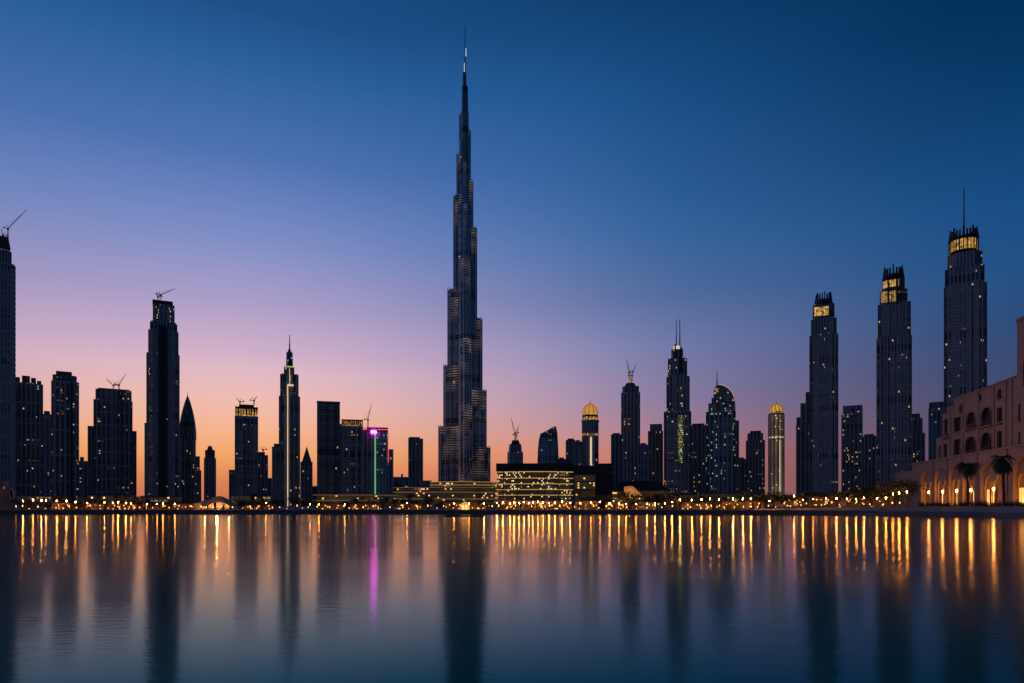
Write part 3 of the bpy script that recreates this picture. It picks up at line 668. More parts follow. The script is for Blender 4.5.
# sail tower
t = Tower('sail_tower', 547.5, 720, 'blue glass tower with a sail-shaped curved top rising to the right', 'the blue sail-shaped tower')
mb = MB(); pr = [(537,500),(537.2,470),(538,450),(539,440),(540.5,434.5),(544,432.8),(548,430.8),(551.5,428.6),(554.5,427),(556.2,427.8),(557.3,434),(558,445),(558.6,460),(558.8,500)]
P = [(t.X(x), t.Z(y)) for x, y in pr]
def extr(mb, P, y0, y1, mi=0):
    n = len(P)
    mb.face([(x,y0,z) for x, z in P], [(x,z) for x, z in P], mi); mb.face([(x,y1,z) for x, z in reversed(P)], [(x,z) for x, z in reversed(P)], mi)
    for i in range(n):
        a, b = P[i], P[(i+1) % n]; mb.face([(a[0],y1,a[1]),(b[0],y1,b[1]),(b[0],y0,b[1]),(a[0],y0,a[1])], [(0,a[1]),(0,b[1]),(y1-y0,b[1]),(y1-y0,a[1])], mi)
extr(mb, list(reversed(P)), -8, 10); mb.build('sail_body', ['blue'], t.root)
mb = MB()
for px, yt in ((541,435),(544.5,433),(548,431.2),(551.5,429.2),(554.6,427.6)): mb.box(t.X(px)-.3, t.X(px)+.3, -8.6, -7.9, 0, t.Z(yt))
mb.build('facade_rib', 'pier', t.root)
t = Tower('office_tower', 570.5, 760, 'small dark block between the blue sail-shaped tower and the gold-domed tower')
t.tier(565.8, 575.5, 440, mat='glass_dim', name='shaft', piers=3); t.tier(567.5, 574, 438.5, 440, mat='concrete', name='roof_plant')
t = Tower('office_tower', 578, 860, 'pale narrow block tucked against the left of the gold-domed tower')
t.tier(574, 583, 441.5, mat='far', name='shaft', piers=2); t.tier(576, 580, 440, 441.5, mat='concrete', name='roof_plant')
t = Tower('low_building', 562, 640, 'low dark roof visible just right of the blue sail-shaped tower', cat='building')
t.tier(556, 570, 459, mat='apart_dim', name='main_block', dr=.6); t.tier(559, 564, 457.5, 459, mat='concrete', name='roof_plant')

def dome(T_, cx, r, ybase, ytop, mat, y=0, n=20, name='dome'):
    s_ = T_.S(y); mb = MB(); z0, z1 = T_.Z(ybase, y), T_.Z(ytop, y); R_ = r*s_
    pr = [(R_*1.0, 0), (R_*1.03, .22), (R_*.97, .45), (R_*.82, .65), (R_*.6, .82), (R_*.34, .93), (R_*.12, .985), (.05, 1)]
    x = T_.X(cx, y)
    for (r0, q0), (r1, q1) in zip(pr, pr[1:]):
        mb.prism(circ(x,y,r0,n), z0+(z1-z0)*q0, z0+(z1-z0)*q1, circ(x,y,r1,n), top=False, sm=True)
    d_ = mb.build(name, [mat], T_.root)
    mb = MB()
    for i in range(10):
        a = 2*math.pi*i/10+.16
        for (r0, q0), (r1, q1) in zip(pr[:-1], pr[1:]):
            mb.bar((x+r0*1.01*math.cos(a), y+r0*1.01*math.sin(a), z0+(z1-z0)*q0), (x+r1*1.01*math.cos(a), y+r1*1.01*math.sin(a), z0+(z1-z0)*q1), .22)
    mb.build('dome_ribs', 'dark', T_.root)
    return d_
t = Tower('domed_tower', 590, 520, 'round tower crowned by a glowing golden onion dome and finial', 'the golden-domed tower', x0=582, x1=600)
t.tier(582, 598.5, 421, mat='glass', name='shaft', plan='cham', cut=.28, piers=3, dr=1, pm='pierlight')
t.tier(581.3, 599.2, 419.5, 421, mat='pierlight', name='cornice', plan='cham', cut=.28, dr=1)
t.tier(582.6, 597.8, 414.6, 419.5, mat='gold', name='lit_drum', plan='ell', dr=1)
t.tier(582.4, 598, 415.6, 417.4, mat='dark', name='drum_ring', plan='ell', dr=1.03)
dome(t, 590.2, 7.3, 415.2, 403.8, 'domeglow'); t.spire(590.2, 399.5, 404.5, .3)
t.tier(581.8, 598.8, 433, 435.5, mat='goldsoft', name='light_band', plan='cham', cut=.28, dr=1)
fy = t.front(0, 16.5, 1)
t.boxpx('light_strip', 'cream', 590.1, 591.9, 437, 466, fy-.6, fy+1)
mb = MB()
for i in range(14):
    a = 2*math.pi*i/14; r = 7.6*t.S(); mb.bar((t.X(590.2)+r*math.cos(a), r*math.sin(a), t.Z(419.6)), (t.X(590.2)+r*math.cos(a), r*math.sin(a), t.Z(415)), .3)
mb.build('drum_colonnade', 'dark', t.root)

t = Tower('apartment_tower', 616, 760, 'plain mid-height tower just left of the dark tower with roof cranes', 'the plain mid-height tower', x0=612, x1=621)
t.tier(611, 623, 434.5, mat='apart_dim', name='shaft', piers=3); t.tier(612.5, 620, 433, 434.5, mat='concrete', name='roof_plant')
t = Tower('skyscraper', 630.5, 560, 'dark tower with a lit stepped top and two thin cranes, right of the golden dome', 'the dark tower with roof cranes', x0=621, x1=640)
t.tier(621.2, 640, 392, mat='apart', name='shaft', plan='notch', cut=.12, piers=4, dr=.9, pm='pierlight')
t.tier(622.2, 639, 386, 392, mat='glass_dim', name='setback', plan='cham', cut=.15)
t.tier(624.5, 636, 382.5, 386, mat='apart_dim', name='crown', plan='cham', tp=.7)
t.tier(628.3, 632.3, 377, 383, mat='goldsoft', name='lantern', tp=.5)
crane(t, 629.2, 378, 626.8, 359.5, 0, 'thin crane leaning left on the lit-topped dark tower right of the golden dome')
crane(t, 632, 381, 636.5, 364, 2, 'thin crane leaning right on the lit-topped dark tower right of the golden dome')
t = Tower('apartment_tower', 644, 820, 'pale low tower in the gap right of the dark tower with roof cranes')
t.tier(639, 649, 444.5, mat='far', name='shaft', piers=2); t.tier(640.5, 646, 443, 444.5, mat='concrete', name='roof_plant')
t = Tower('apartment_tower', 655.5, 600, 'mid-height tower with a lit roof box, left of the twin-spired tower', 'the mid-height tower with a roof box', x0=640, x1=664)
t.tier(648, 663, 431, mat='apart', name='shaft', plan='rect', piers=4, pm='pierlight'); t.tier(650, 662, 424, 431, mat='glass_dim', name='roof_box', piers=3)

t = Tower('twin_spired_tower', 677.5, 560, 'tall stepped tower with two needle spires and a yellow-green lit atrium strip', 'the twin-spired tower', x0=664, x1=692)
t.tier(664, 691, 411, mat='glass', name='shaft', plan='notch', cut=.1, piers=6, dr=.7, pm='pierlight')
t.tier(666.6, 689.5, 376, 411, mat='glass', name='setback', plan='notch', cut=.12, piers=5, dr=.7, pm='pierlight')
t.tier(668, 687, 358, 376, mat='glass_lit', name='upper_setback', plan='notch', cut=.15, piers=4, dr=.7)
t.tier(671.3, 683, 349, 358, mat='glass_lit', name='crown', plan='cham', piers=3, dr=.7)
t.tier(673, 680, 345.5, 349, mat='cream', name='lantern', dr=.7, tp=.8)
t.boxpx('crown_fin', 'dark', 674.5, 676, 344, 358, -6, -5); t.boxpx('crown_fin', 'dark', 680, 682, 347, 372, -6.5, -5)
t.spire(676.3, 320.5, 346, .6, y=-1, r2=.35); t.spire(679.8, 319.5, 346, .7, y=1, r2=.4)
fy = t.front(0, 27, .7)
mb = MB()
for k in range(11):
    q = k/10; wd = 3.4-1.6*abs(q-.4)*1.5
    y = 415+k*4.4; xm = 680.5
    mb.box(t.X(xm-wd/1.2, fy), t.X(xm+wd/1.2, fy), fy-.9, fy+.4, t.Z(y+4.3, fy), t.Z(y, fy))
mb.build('atrium_lights', 'atrium', t.root)
t.boxpx('lit_base', 'slabdim', 665, 675, 488, 497, fy-3, fy)
mb = MB()
for i in range(6): x = t.X(664.5+i*2, fy); mb.box(x-.5, x+.5, fy-3.5, fy-2.9, 0, t.Z(486, fy))
for y in (486, 490, 494): mb.box(t.X(664.5, fy), t.X(676, fy), fy-3.7, fy-2.8, t.Z(y, fy), t.Z(y, fy)+.8)
mb.build('base_lattice', 'concrete', t.root)
t = Tower('apartment_tower', 698, 640, 'dark flat-topped tower between the twin-spired tower and the curved-top tower', 'the dark flat-topped tower', x0=692, x1=706)
t.tier(689, 706, 425, mat='apart', name='shaft', piers=4); t.tier(692, 704, 423.5, 425, mat='concrete', name='roof_plant')

t = Tower('curved_top_tower', 721, 560, 'teal-lit tower with a quarter-round curved top and a mast at its peak', 'the curved-top tower', x0=706, x1=740)
t.tier(706, 735.5, 411, mat='teal_lit', name='shaft', plan='cham', cut=.12, piers=5, dr=.7)
t.tier(708.5, 735, 403, 411, mat='teal_lit', name='setback', plan='rect', dr=.66, piers=4)
t.tier(711.5, 734.5, 397.5, 403, mat='glass_lit', name='upper_setback', plan='rect', dr=.6)
mb = MB(); pts = [(713.5,398),(713.5,391),(716,385.5)]+[(717+17.2*math.sin(R(a)), 402-17.5*math.cos(R(a))) for a in (10,22,35,48,60,72,82,90)]+[(734.2,404)]
extr(mb, [(t.X(x,-8), t.Z(y,-8)) for x, y in reversed(pts)], -8, 8); mb.build('curved_roof', ['glass'], t.root)
mb = MB(); rim = [(t.X(717+17.4*math.sin(R(a)),-8), t.Z(402-17.7*math.cos(R(a)),-8)) for a in range(8, 86, 7)]
for (xa, za), (xb, zb) in zip(rim, rim[1:]): mb.bar((xa,-8.15,za), (xb,-8.15,zb), .22)
mb.build('rim_light', 'slabgold', t.root)
t.boxpx('roof_light', 'goldsoft', 715, 718.5, 388, 392, -8.6, -8.05)
t.spire(717, 371, 386, .7, r2=.35); t.tier(735, 739, 421, mat='apart_dim', name='side_wing', dr=3, c=4, piers=1)
t = Tower('apartment_tower', 742, 700, 'low wing-like tower in the gap right of the curved-top tower')
t.tier(737, 748, 459, mat='apart_dim', name='shaft', piers=3); t.tier(739, 744, 457.5, 459, mat='concrete', name='roof_plant')
t = Tower('apartment_tower', 755.5, 620, 'mid-height dark tower with a ragged top, left of the floodlit domed tower', 'the ragged-topped tower', x0=740, x1=766)
t.tier(746, 764.8, 440, mat='apart', name='shaft', plan='notch', piers=4); t.tier(747.5, 763, 433, 440, mat='apart_dim', name='setback', plan='notch', piers=3)
t.tier(750, 761, 430.8, 433, mat='concrete', name='roof_plant')
t = Tower('domed_tower', 776, 520, 'slim round tower floodlit cream from below, with a small lit dome', 'the floodlit domed tower', x0=766, x1=792)
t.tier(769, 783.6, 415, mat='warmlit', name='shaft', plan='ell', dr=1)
mb = MB()
for i in range(12):
    a = 2*math.pi*i/12+.26; r = 7.35*t.S(); x, y = t.X(776.3)+r*math.cos(a), r*math.sin(a); mb.bar((x,y,0), (x,y,t.Z(415)), .55, n=6)
mb.build('facade_rib', 'pierlight', t.root)
t.tier(768.3, 784.3, 413.6, 415, mat='pierlight', name='cornice', plan='ell', dr=1)
t.tier(770, 782.6, 411.5, 413.6, mat='goldsoft', name='lit_drum', plan='ell', dr=1)
dome(t, 776.3, 6.1, 411.6, 404, 'domeglow'); t.spire(776.3, 401.5, 404.2, .3)
t.tier(768.8, 783.8, 437, 438.2, mat='cream', name='light_band', plan='ell', dr=1.02)
t.boxpx('light_strip', 'cream', 768.4, 769.1, 440, 495, -1, 0); t.boxpx('light_strip', 'cream', 779.6, 780.3, 440, 494, -5.6, -5.0)
mb = MB()
for px in (767, 774, 781): mb.bar((t.X(px), -8, .0), (t.X(px), -8, 1.0), .25, n=8)
mb.build('floodlight_housing', 'dark', t.root)
t = Tower('skyscraper', 823.5, 520, 'tall ribbed tower with a small lit box, leftmost of three fin-crowned towers', 'the leftmost crowned tower', x0=795, x1=840)
t.tier(809.5, 838, 334, mat='glass', name='shaft', plan='notch', cut=.12, piers=7, dr=.85, pm='pierlight')
t.tier(811, 836.5, 318, 334, mat='glass', name='setback', plan='notch', cut=.14, piers=6)
t.tier(812.5, 834.5, 303.5, 318, mat='glass_dim', name='crown', plan='cham', piers=0)
fy = t.front(0, 22, .8)
t.boxpx('lit_box', 'gold', 814, 828.5, 306.5, 315.5, fy-.5, fy+1); t.boxpx('lit_box', 'gold', 830.5, 833.5, 305, 313, fy+3.6, fy+8)
mb = MB(); 
for i in range(18):
    a = 2*math.pi*i/18; r = 7.9*t.S(); x, y = t.X(823.5)+r*math.cos(a), r*math.sin(a)*.8
    mb.bar((x,y,t.Z(305)), (t.X(823.5)+(x-t.X(823.5))*.86, y*.86, t.Z(295-(i % 3)*1.0)), .75, r2=.5)
mb.prism(circ(t.X(823.5),0,7.3*t.S(),18), t.Z(304), t.Z(300.5)); mb.build('crown_fins', 'dark', t.root)
t.tier(795.5, 810, 424, mat='apart_dim', name='side_wing', c=8, dr=1.2, piers=3); t.tier(800, 811, 402, 424, mat='apart_dim', name='side_wing', c=8, dr=1.2, piers=2)
t.tier(805.5, 811, 391, 402, mat='apart_dim', name='side_wing', c=8, dr=1.2); t.tier(796, 803, 416, 424, mat='apart_dim', name='side_wing', c=10, dr=1.2)
balconies(t, 814, 818.5, 336, 500, t.front(0, 28.5, .85)); balconies(t, 828, 830.5, 336, 500, t.front(0, 28.5, .85))
t = Tower('office_tower', 851.5, 640, 'flat-topped glassy office tower between the leftmost and middle crowned towers', 'the flat-topped glassy tower', x0=840, x1=864)
t.tier(841.5, 862.5, 414, mat='glass_lit', name='shaft', plan='rect', piers=5); t.tier(843, 862.4, 405.5, 414, mat='blue', name='crown', piers=3)
t = Tower('apartment_tower', 870, 720, 'low dark tower tucked left of the middle crowned tower', 'the low dark tower', x0=864, x1=877)
t.tier(861, 879, 436, mat='apart_dim', name='shaft', piers=5, pm='pierlight'); t.tier(864, 874, 434, 436, mat='concrete', name='roof_plant')
t = Tower('skyscraper', 893.5, 480, 'tall ribbed tower with two golden lit rings, middle of three fin-crowned towers', 'the middle crowned tower', x0=877, x1=912)
t.tier(876.5, 911.5, 336, mat='glass', name='shaft', plan='notch', cut=.12, piers=8, dr=.85, pm='pierlight')
t.tier(877.8, 910.5, 302, 336, mat='glass', name='setback', plan='notch', cut=.14, piers=7, dr=.85)
t.tier(879.5, 907.5, 289, 302, mat='apart_dim', name='crown_base', plan='cham', cut=.22)
t.tier(882, 904.8, 278, 289, mat='apart_dim', name='crown', plan='cham', cut=.22)
t.tier(881, 897, 290.5, 301.5, mat='goldsoft', name='lit_ring', plan='cham', cut=.1, c=-1.5, dr=1.17)
t.tier(882.8, 903, 279.5, 286.5, mat='gold', name='lit_ring', plan='cham', cut=.22, dr=.93)
t.boxpx('crown_pier', 'dark', 887.5, 889, 278, 302, -12.5, -9); t.boxpx('crown_pier', 'dark', 896, 898, 278, 302, -12.5, -9)
mb = MB()
for i in range(16):
    a = 2*math.pi*i/16; r = 9.0*t.S(); x, y = t.X(893.3)+r*math.cos(a), r*math.sin(a)*.8
    mb.bar((x,y,t.Z(279)), (t.X(893.3)+(x-t.X(893.3))*.82, y*.82, t.Z(269-3*(i % 4 == 0))), .85, r2=.55)
mb.prism(circ(t.X(893.3),0,8.0*t.S(),16), t.Z(278.2), t.Z(275.3)); mb.build('crown_fins', 'dark', t.root)
balconies(t, 883, 888.5, 304, 500, t.front(0, 32.7, .85)); balconies(t, 898, 900.5, 304, 500, t.front(0, 32.7, .85))
t = Tower('apartment_tower', 918, 600, 'dark tower with a stepped top just right of the middle crowned tower', 'the stepped tower', x0=912, x1=927)
t.tier(908, 925, 433, mat='apart', name='shaft', piers=4); t.tier(908, 922.5, 418, 433, mat='apart', name='setback', piers=3); t.tier(910, 920, 413.5, 418, mat='concrete', name='roof_plant')
t = Tower('office_tower', 936, 560, 'blue-glass tower rising behind the pink hotel, left of the tallest crowned tower', 'the blue-glass tower behind the hotel')
t.tier(928.5, 945, 408, mat='blue', name='shaft', piers=4); t.tier(929, 944.5, 402, 408, mat='glass_dim', name='crown', piers=0)
t = Tower('skyscraper', 964.5, 440, 'tallest of the three crowned towers, with a lit ring, upright fins and a long mast')
t.tier(943.8, 986.5, 284, mat='glass', name='shaft', plan='notch', cut=.1, piers=9, dr=.8, pm='pierlight')
t.tier(944.8, 984, 266, 284, mat='glass', name='setback', plan='notch', cut=.12, piers=7, dr=.8)
t.tier(947.5, 982, 251.5, 266, mat='apart_dim', name='crown_base', plan='cham', cut=.25, piers=5)
t.tier(950, 977, 240, 252, mat='apart_dim', name='crown', plan='ell', dr=.85)
t.tier(949.7, 977.3, 241, 251.5, mat='gold', name='lit_ring', plan='ell', dr=.87)
mb = MB(); n_ = 24
for i in range(n_):
    a = 2*math.pi*i/n_; r = 12.7*t.S()*.97; x, y = t.X(963.5)+r*math.cos(a), r*math.sin(a)*.85
    mb.box(x-.3, x+.3, y-.3, y+.3, t.Z(252), t.Z(240)); mb.bar((x,y,t.Z(241)), (t.X(963.5)+(x-t.X(963.5))*.88, y*.88, t.Z(231.5-3.0*(i % 3 == 0))), .8, r2=.5)
mb.prism(circ(t.X(963.5),0,11.3*t.S(),20), t.Z(241), t.Z(238)); mb.build('crown_fins', 'dark', t.root)
t.spire(964, 189, 240, .9, mat='steel', r2=.5, name='mast')

balconies(t, 951, 958.5, 286, 500, t.front(0, 42.7, .8)); balconies(t, 968, 971, 286, 500, t.front(0, 42.7, .8)); balconies(t, 975.5, 978, 286, 500, t.front(0, 42.7, .8))
# low buildings on the right between the towers and the promenade
t = Tower('souk_building', 640, 330, 'dark hip-roofed hall with one orange lit gable behind the promenade trees', cat='building')
t.tier(612, 668, 491, mat='mall', name='hall', dr=.4)
mb = MB(); a, b = t.X(610), t.X(670); mb.prism(rect(a, b, -7, 7), t.Z(491), t.Z(481), rect(a+6, b-6, -1, 1)); mb.build('hip_roof', 'dark', t.root)
mb = MB(); P = [(t.X(624,-8), t.Z(496,-8)), (t.X(643,-8), t.Z(496,-8)), (t.X(636,-8), t.Z(489,-8)), (t.X(633,-8), t.Z(486,-8)), (t.X(624,-8), t.Z(486.5,-8))]
extr(mb, P, -8.6, -6); mb.build('lit_gable', 'stucco2', t.root)
ld = bpy.data.lights.new('gable_light', 'POINT'); ld.energy = 1500; ld.color = WARM; ld.shadow_soft_size = .4
lo = bpy.data.objects.new('gable_light', ld); col.objects.link(lo); lo.parent = t.root; lo.location = (t.X(630,-12), -13, t.Z(496))
for (x0, x1, y, lab) in ((700,742,494,'low flat-roofed hall behind the lamps below the curved-top tower'),(742,768,496,'low flat-roofed hall left of the floodlit domed tower'),(800,842,494,'low flat-roofed hall below the leftmost crowned tower'),(842,884,493,'low flat-roofed hall with faint lights below the middle crowned tower'),(668,700,495,'low flat-roofed hall at the foot of the twin-spired tower'),
                        (18,52,496,'low flat-roofed hall below the notched apartment tower'),(88,136,495.5,'low flat-roofed hall below the broad tower with two roof cranes'),(232,272,496,'low flat-roofed hall below the tower with a golden top storey'),(150,182,497,'low flat-roofed hall below the tall grey ribbed tower')):
    t = Tower('low_hall', (x0+x1)/2, 300, lab, cat='building')
    t.tier(x0, x1, y, mat='mall', name='hall', dr=.35, piers=8); t.tier(x0-.8, x1+.8, y-1, y, mat='dark', name='roof_slab', dr=.37)
t = Tower('gatehouse', 8, 262, 'small pale building with lit porch at the far left shore', cat='building')
t.tier(-4, 16, 489, mat='stucco2', name='body', dr=.5); t.tier(2, 9, 481, 489, mat='stucco2', name='turret', dr=.7, tp=.8); t.boxpx('porch', 'pierlight', 9.5, 13.5, 489, 499, -6, -4.5)
t.boxpx('lit_window', 'slabdim', 3, 5, 486.5, 489, -3.2, -2.6); t.boxpx('door', 'pane', 10.5, 12.5, 490, 498, -6.2, -5.9)

# golden pavilion tent
t = Tower('tent_pavilion', 217, 262, 'wide pavilion with a swooping golden lit roof by the left shore', cat='pavilion')
mb = MB(); S_ = t.S(); n = 18
prof = [(197,502.5),(204,500.6),(210,498.6),(216,496.4),(220,496),(224,497),(229,499.6),(235,503)]
for (xa, ya), (xb, yb) in zip(prof, prof[1:]):
    for (ua, ub, da, db) in ((-6.5,-2.2,2.3,.25),(-2.2,0,.25,0),(0,2.2,0,.25),(2.2,5,.25,1.0)):
        mb.face([(t.X(xa),ua,t.Z(ya)-da),(t.X(xb),ua,t.Z(yb)-da),(t.X(xb),ub,t.Z(yb)-db),(t.X(xa),ub,t.Z(ya)-db)])
mb.build('roof_membrane', 'cloth', t.root)
mb = MB()
for px in (198.5, 207, 216, 225, 233.5):
    for y in (-4.6, 4.6): mb = MB(); mb.bar((t.X(px), y, 0), (t.X(px), y, t.Z(503 if px in (198.5, 233.5) else 500)), .12, n=6); mb.build('roof_pole', 'post', t.root)
mb = MB()
for px in (203, 211, 219, 227): mb.box(t.X(px)-.9, t.X(px)+.9, 3.2, 3.5, 0.4, 2.4)
mb.build('lit_screen', 'slabdim', t.root)
for px in (205, 217, 229):
    ld = bpy.data.lights.new('pavilion_light', 'POINT'); ld.energy = 420; ld.color = WARM; ld.shadow_soft_size = .3
    lo = bpy.data.objects.new('pavilion_light', ld); col.objects.link(lo); lo.parent = t.root; lo.location = (t.X(px), -.5, 1.0)

ld = bpy.data.lights.new('pavilion_front_fill', 'POINT'); ld.energy = 1600; ld.color = WARM; ld.shadow_soft_size = .3  # added fill lamp in front, brightens the front slope of the roof
lo = bpy.data.objects.new('pavilion_front_fill', ld); col.objects.link(lo); lo.parent = t.root; lo.location = (t.X(217), -13, 1.0)

# ------------------------------------------------------------------ wall with openings (real reveals)
def wall(mb, u0, u1, z0, ztop, ops, y0, th, n=8, mi=0):
    """ops: (ua, ub, za, zspring, ztop) ; arch if ztop > zspring"""
    us = {u0, u1}
    for o in ops:
        for i in range(n+1): us.add(o[0]+(o[1]-o[0])*i/n)
    us = sorted(u for u in us if u0-1e-6 <= u <= u1+1e-6)
    zt = ztop if callable(ztop) else (lambda u: ztop)
    def top(o, u):
        m, h = (o[0]+o[1])/2, (o[1]-o[0])/2; q = min(1, abs(u-m)/h)
        return o[3]+(o[4]-o[3])*math.sqrt(max(0, 1-q**2.2))
    for a, b in zip(us, us[1:]):
        if b-a < 1e-5: continue
        m = (a+b)/2; hs = sorted([o for o in ops if o[0] < m < o[1]], key=lambda o: o[2])
        cur = (z0, z0)
        segs = []
        for o in hs:
            segs.append((cur, (o[2], o[2]))); cur = (top(o, a), top(o, b))
        segs.append((cur, (zt(a), zt(b))))
        for (la, lb), (ha, hb) in segs:
            if ha-la < 1e-4 and hb-lb < 1e-4: continue
            mb.face([(a,y0,la),(b,y0,lb),(b,y0,hb),(a,y0,ha)], mi=mi)
            mb.face([(b,y0+th,lb),(a,y0+th,la),(a,y0+th,ha),(b,y0+th,hb)], mi=mi)
            mb.face([(a,y0,ha),(b,y0,hb),(b,y0+th,hb),(a,y0+th,ha)], mi=mi)
            mb.face([(a,y0+th,la),(b,y0+th,lb),(b,y0,lb),(a,y0,la)], mi=mi)
    for o in ops:
        for u in (o[0], o[1]): mb.face([(u,y0,o[2]),(u,y0+th,o[2]),(u,y0+th,o[3]),(u,y0,o[3])], mi=mi)
    for u in (u0, u1): mb.face([(u,y0,z0),(u,y0+th,z0),(u,y0+th,zt(u)),(u,y0,zt(u))], mi=mi)

# ------------------------------------------------------------------ the pink hotel
HB = Vector((153.6, 263)); HD = Vector((-.233, -.9725)); HN = Vector((.9725, -.233))
hotel = empty('hotel', (HB.x, HB.y, TZ), math.atan2(HD.y, HD.x))
tag(hotel, 'pink stucco hotel with arched windows above a glowing arcade at the right edge', 'hotel'); LAND.append((912, 1024, 'the pink hotel'))
def hu(px, v=0):
    k = (px-512)/F; B_ = HB+HN*v
    return (k*B_.y-B_.x)/(HD.x*1-k*HD.y) if False else (B_.x-k*B_.y)/(k*HD.y-HD.x)
def hz(px, py, v=0):
    Y = (HB+HN*v).y+hu(px, v)*HD.y
    return CAMZ+(HZ-py)/F*Y-TZ
# arcade
arc = [(921,932),(934.5,946),(948.5,960),(962.5,974),(980.5,1001.5),(1013,1034)]
ops = []
zsp, ztp = 8.6, 12.6
for a, b in arc: ops.append((hu(a), hu(b), 0.0, zsp, ztp))
ua, ue = hu(912), hu(1040)
mb = MB(); wall(mb, ua, ue, 0, 15.8, ops, 0, .9, 12)
mb.box(ua, ue, 6.6, 7.0, 0, 15.6); mb.box(ua, ua+.8, 1, 6.6, 0, 15.7); mb.box(ua, ue, .95, 6.6, 14.2, 14.6)
mb.box(ue-.8, ue-.01, 1, 6.6, 0, 15.7); mb.build('arcade_wall', 'stucco2', hotel)
mb = MB(); mb.box(ua+.02, ue-.02, 7.05, 19, 0, 15.7); mb.build('rear_block', 'stucco2', hotel)
mb = MB(); mb.box(ua-.3, ue, -.35, .0, 15.8, 16.4); mb.box(ua-.3, ue, -.2, 7, 15.85, 16.1); mb.box(ua-.2, ue, -.2, -.005, 8.0, 8.35) if False else None
mb.build('arcade_cornice', 'stucco', hotel)
for a, b in arc:
    u0_, u1_ = hu(a), hu(b); m = (u0_+u1_)/2; w_ = u1_-u0_
    # recessed twin arch screen and lit back wall
    mb = MB(); q = .06*w_
    wall(mb, u0_+.05, u1_-.05, 0, 12.5, [(u0_+.5, m-.25, 0, 6.4, 8.8), (m+.25, u1_-.5, 0, 6.4, 8.8)], .95, .4, 8)
    mb.build('inner_arch_screen', 'stucco2', hotel)
    for s_ in (-1, 1):
        mb = MB(); c_ = m+s_*w_*.24; mb.box(c_-w_*.11, c_+w_*.11, 6.35, 6.58, .3, 5.2)
        d_ = mb.build('doorway', 'door', hotel)
        mb = MB(); mb.box(c_-w_*.13, c_-w_*.11, 6.25, 6.6, 0, 5.4); mb.box(c_+w_*.11, c_+w_*.13, 6.25, 6.6, 0, 5.4); mb.box(c_-.05, c_+.05, 6.25, 6.34, .3, 5.2)
        mb.build('door_frame', 'trim', d_)
    mb = MB(); mb.bar((m, .72, 4.6), (m, .72, 5.3), .16, n=8, r2=.24); mb.build('wall_lantern', 'lantern', hotel)
    ld = bpy.data.lights.new('arcade_light', 'POINT'); ld.energy = 620; ld.color = (1,.42,.1); ld.shadow_soft_size = .3
    lo = bpy.data.objects.new('arcade_light', ld); col.objects.link(lo); lo.parent = hotel; lo.location = (m, 4.4, 1.2)
# lower annex between px 895 and 912
mb = MB(); a, b = hu(894), hu(912)
wall(mb, a, b, 0, 13.2, [(hu(897), hu(900.5), 0, 6.5, 8.5), (hu(903), hu(908), 0, 6.5, 8.8)], .6, .8, 8); mb.box(a, b, 6, 6.5, 0, 13); mb.box(a, a+.6, 1.4, 6, 0, 13.1); mb.box(a-.2, b, .4, 6.6, 13.2, 13.6)
mb.build('annex', 'stucco2', hotel)
mb = MB(); mb.box(hu(897.5), hu(900), 5.7, 5.98, .3, 4.6); mb.box(hu(904), hu(907), 5.7, 5.98, .3, 4.6); mb.build('doorway', 'door', hotel)
# upper floors: front plane v=3
V = 3.0
def wop(a, b, yt, yb, arch):
    u0_, u1_ = hu(a, V), hu(b, V); pm = (a+b)/2
    zt_, zb_ = hz(pm, yt, V), hz(pm, yb, V); r_ = (u1_-u0_)*.38 if arch else 0
    return (u0_, u1_, zb_, zt_-r_, zt_)
W = [(944,948,419,435,0),(954,961,417,431,0),(966,976,411.5,428,1),(981,992,407,425.5,1),(997,1002,407.5,424,0),
     (943,947,444,458,0),(954,960.5,439,454.5,0),(965,976.5,436,454,1),(980.5,992,432,451,1),(997,1002,431,448,0),
     (959,963,404.5,413,0),(977.5,981.5,394.5,400,1),(997,1001.5,389,398.5,1)]
oo = [wop(*w_) for w_ in W]
u0_, u1_ = hu(942.5, V), hu(1017, V)
ztopA, ztopB = hz(1013, 378.5, V), None
def ztop(u):
    # stepped roofline rising towards the lake corner
    for px, py in ((947.5,410),(954,402),(1099,0)):
        if u < hu(px, V)+1e-6 and py: return hz(px, py, V)
    return ztopA
mb = MB()
ubr = [u0_, hu(947.5, V), hu(954, V), u1_]
tops = [hz(945, 415, V), hz(951, 408, V), ztopA]
for i in range(3):
    sub = [o for o in oo if ubr[i]-1e-3 < (o[0]+o[1])/2 < ubr[i+1]]
    sub = [(max(o[0], ubr[i]+.02), min(o[1], ubr[i+1]-.02), *o[2:]) for o in sub]
    wall(mb, ubr[i], ubr[i+1], 15.8, tops[i], sub, V, .8, 8)
    mb.box(ubr[i]+.01, ubr[i+1]-.01, V+.85, V+17, 15.8, tops[i]-.5)
mb.build('upper_wall', 'stucco', hotel)
for i in range(3):
    mb = MB(); mb.box(ubr[i]-.1*(i == 0), ubr[i+1]-.05, V-.3, V+.5, tops[i], tops[i]+.5); mb.build('roof_cornice', 'stucco', hotel)
mb = MB(); zz = hz(970, 430, V); mb.box(ubr[2], u1_-.1, V-.18, V-.004, zz-.2, zz+.2); mb.build('string_course', 'stucco', hotel)
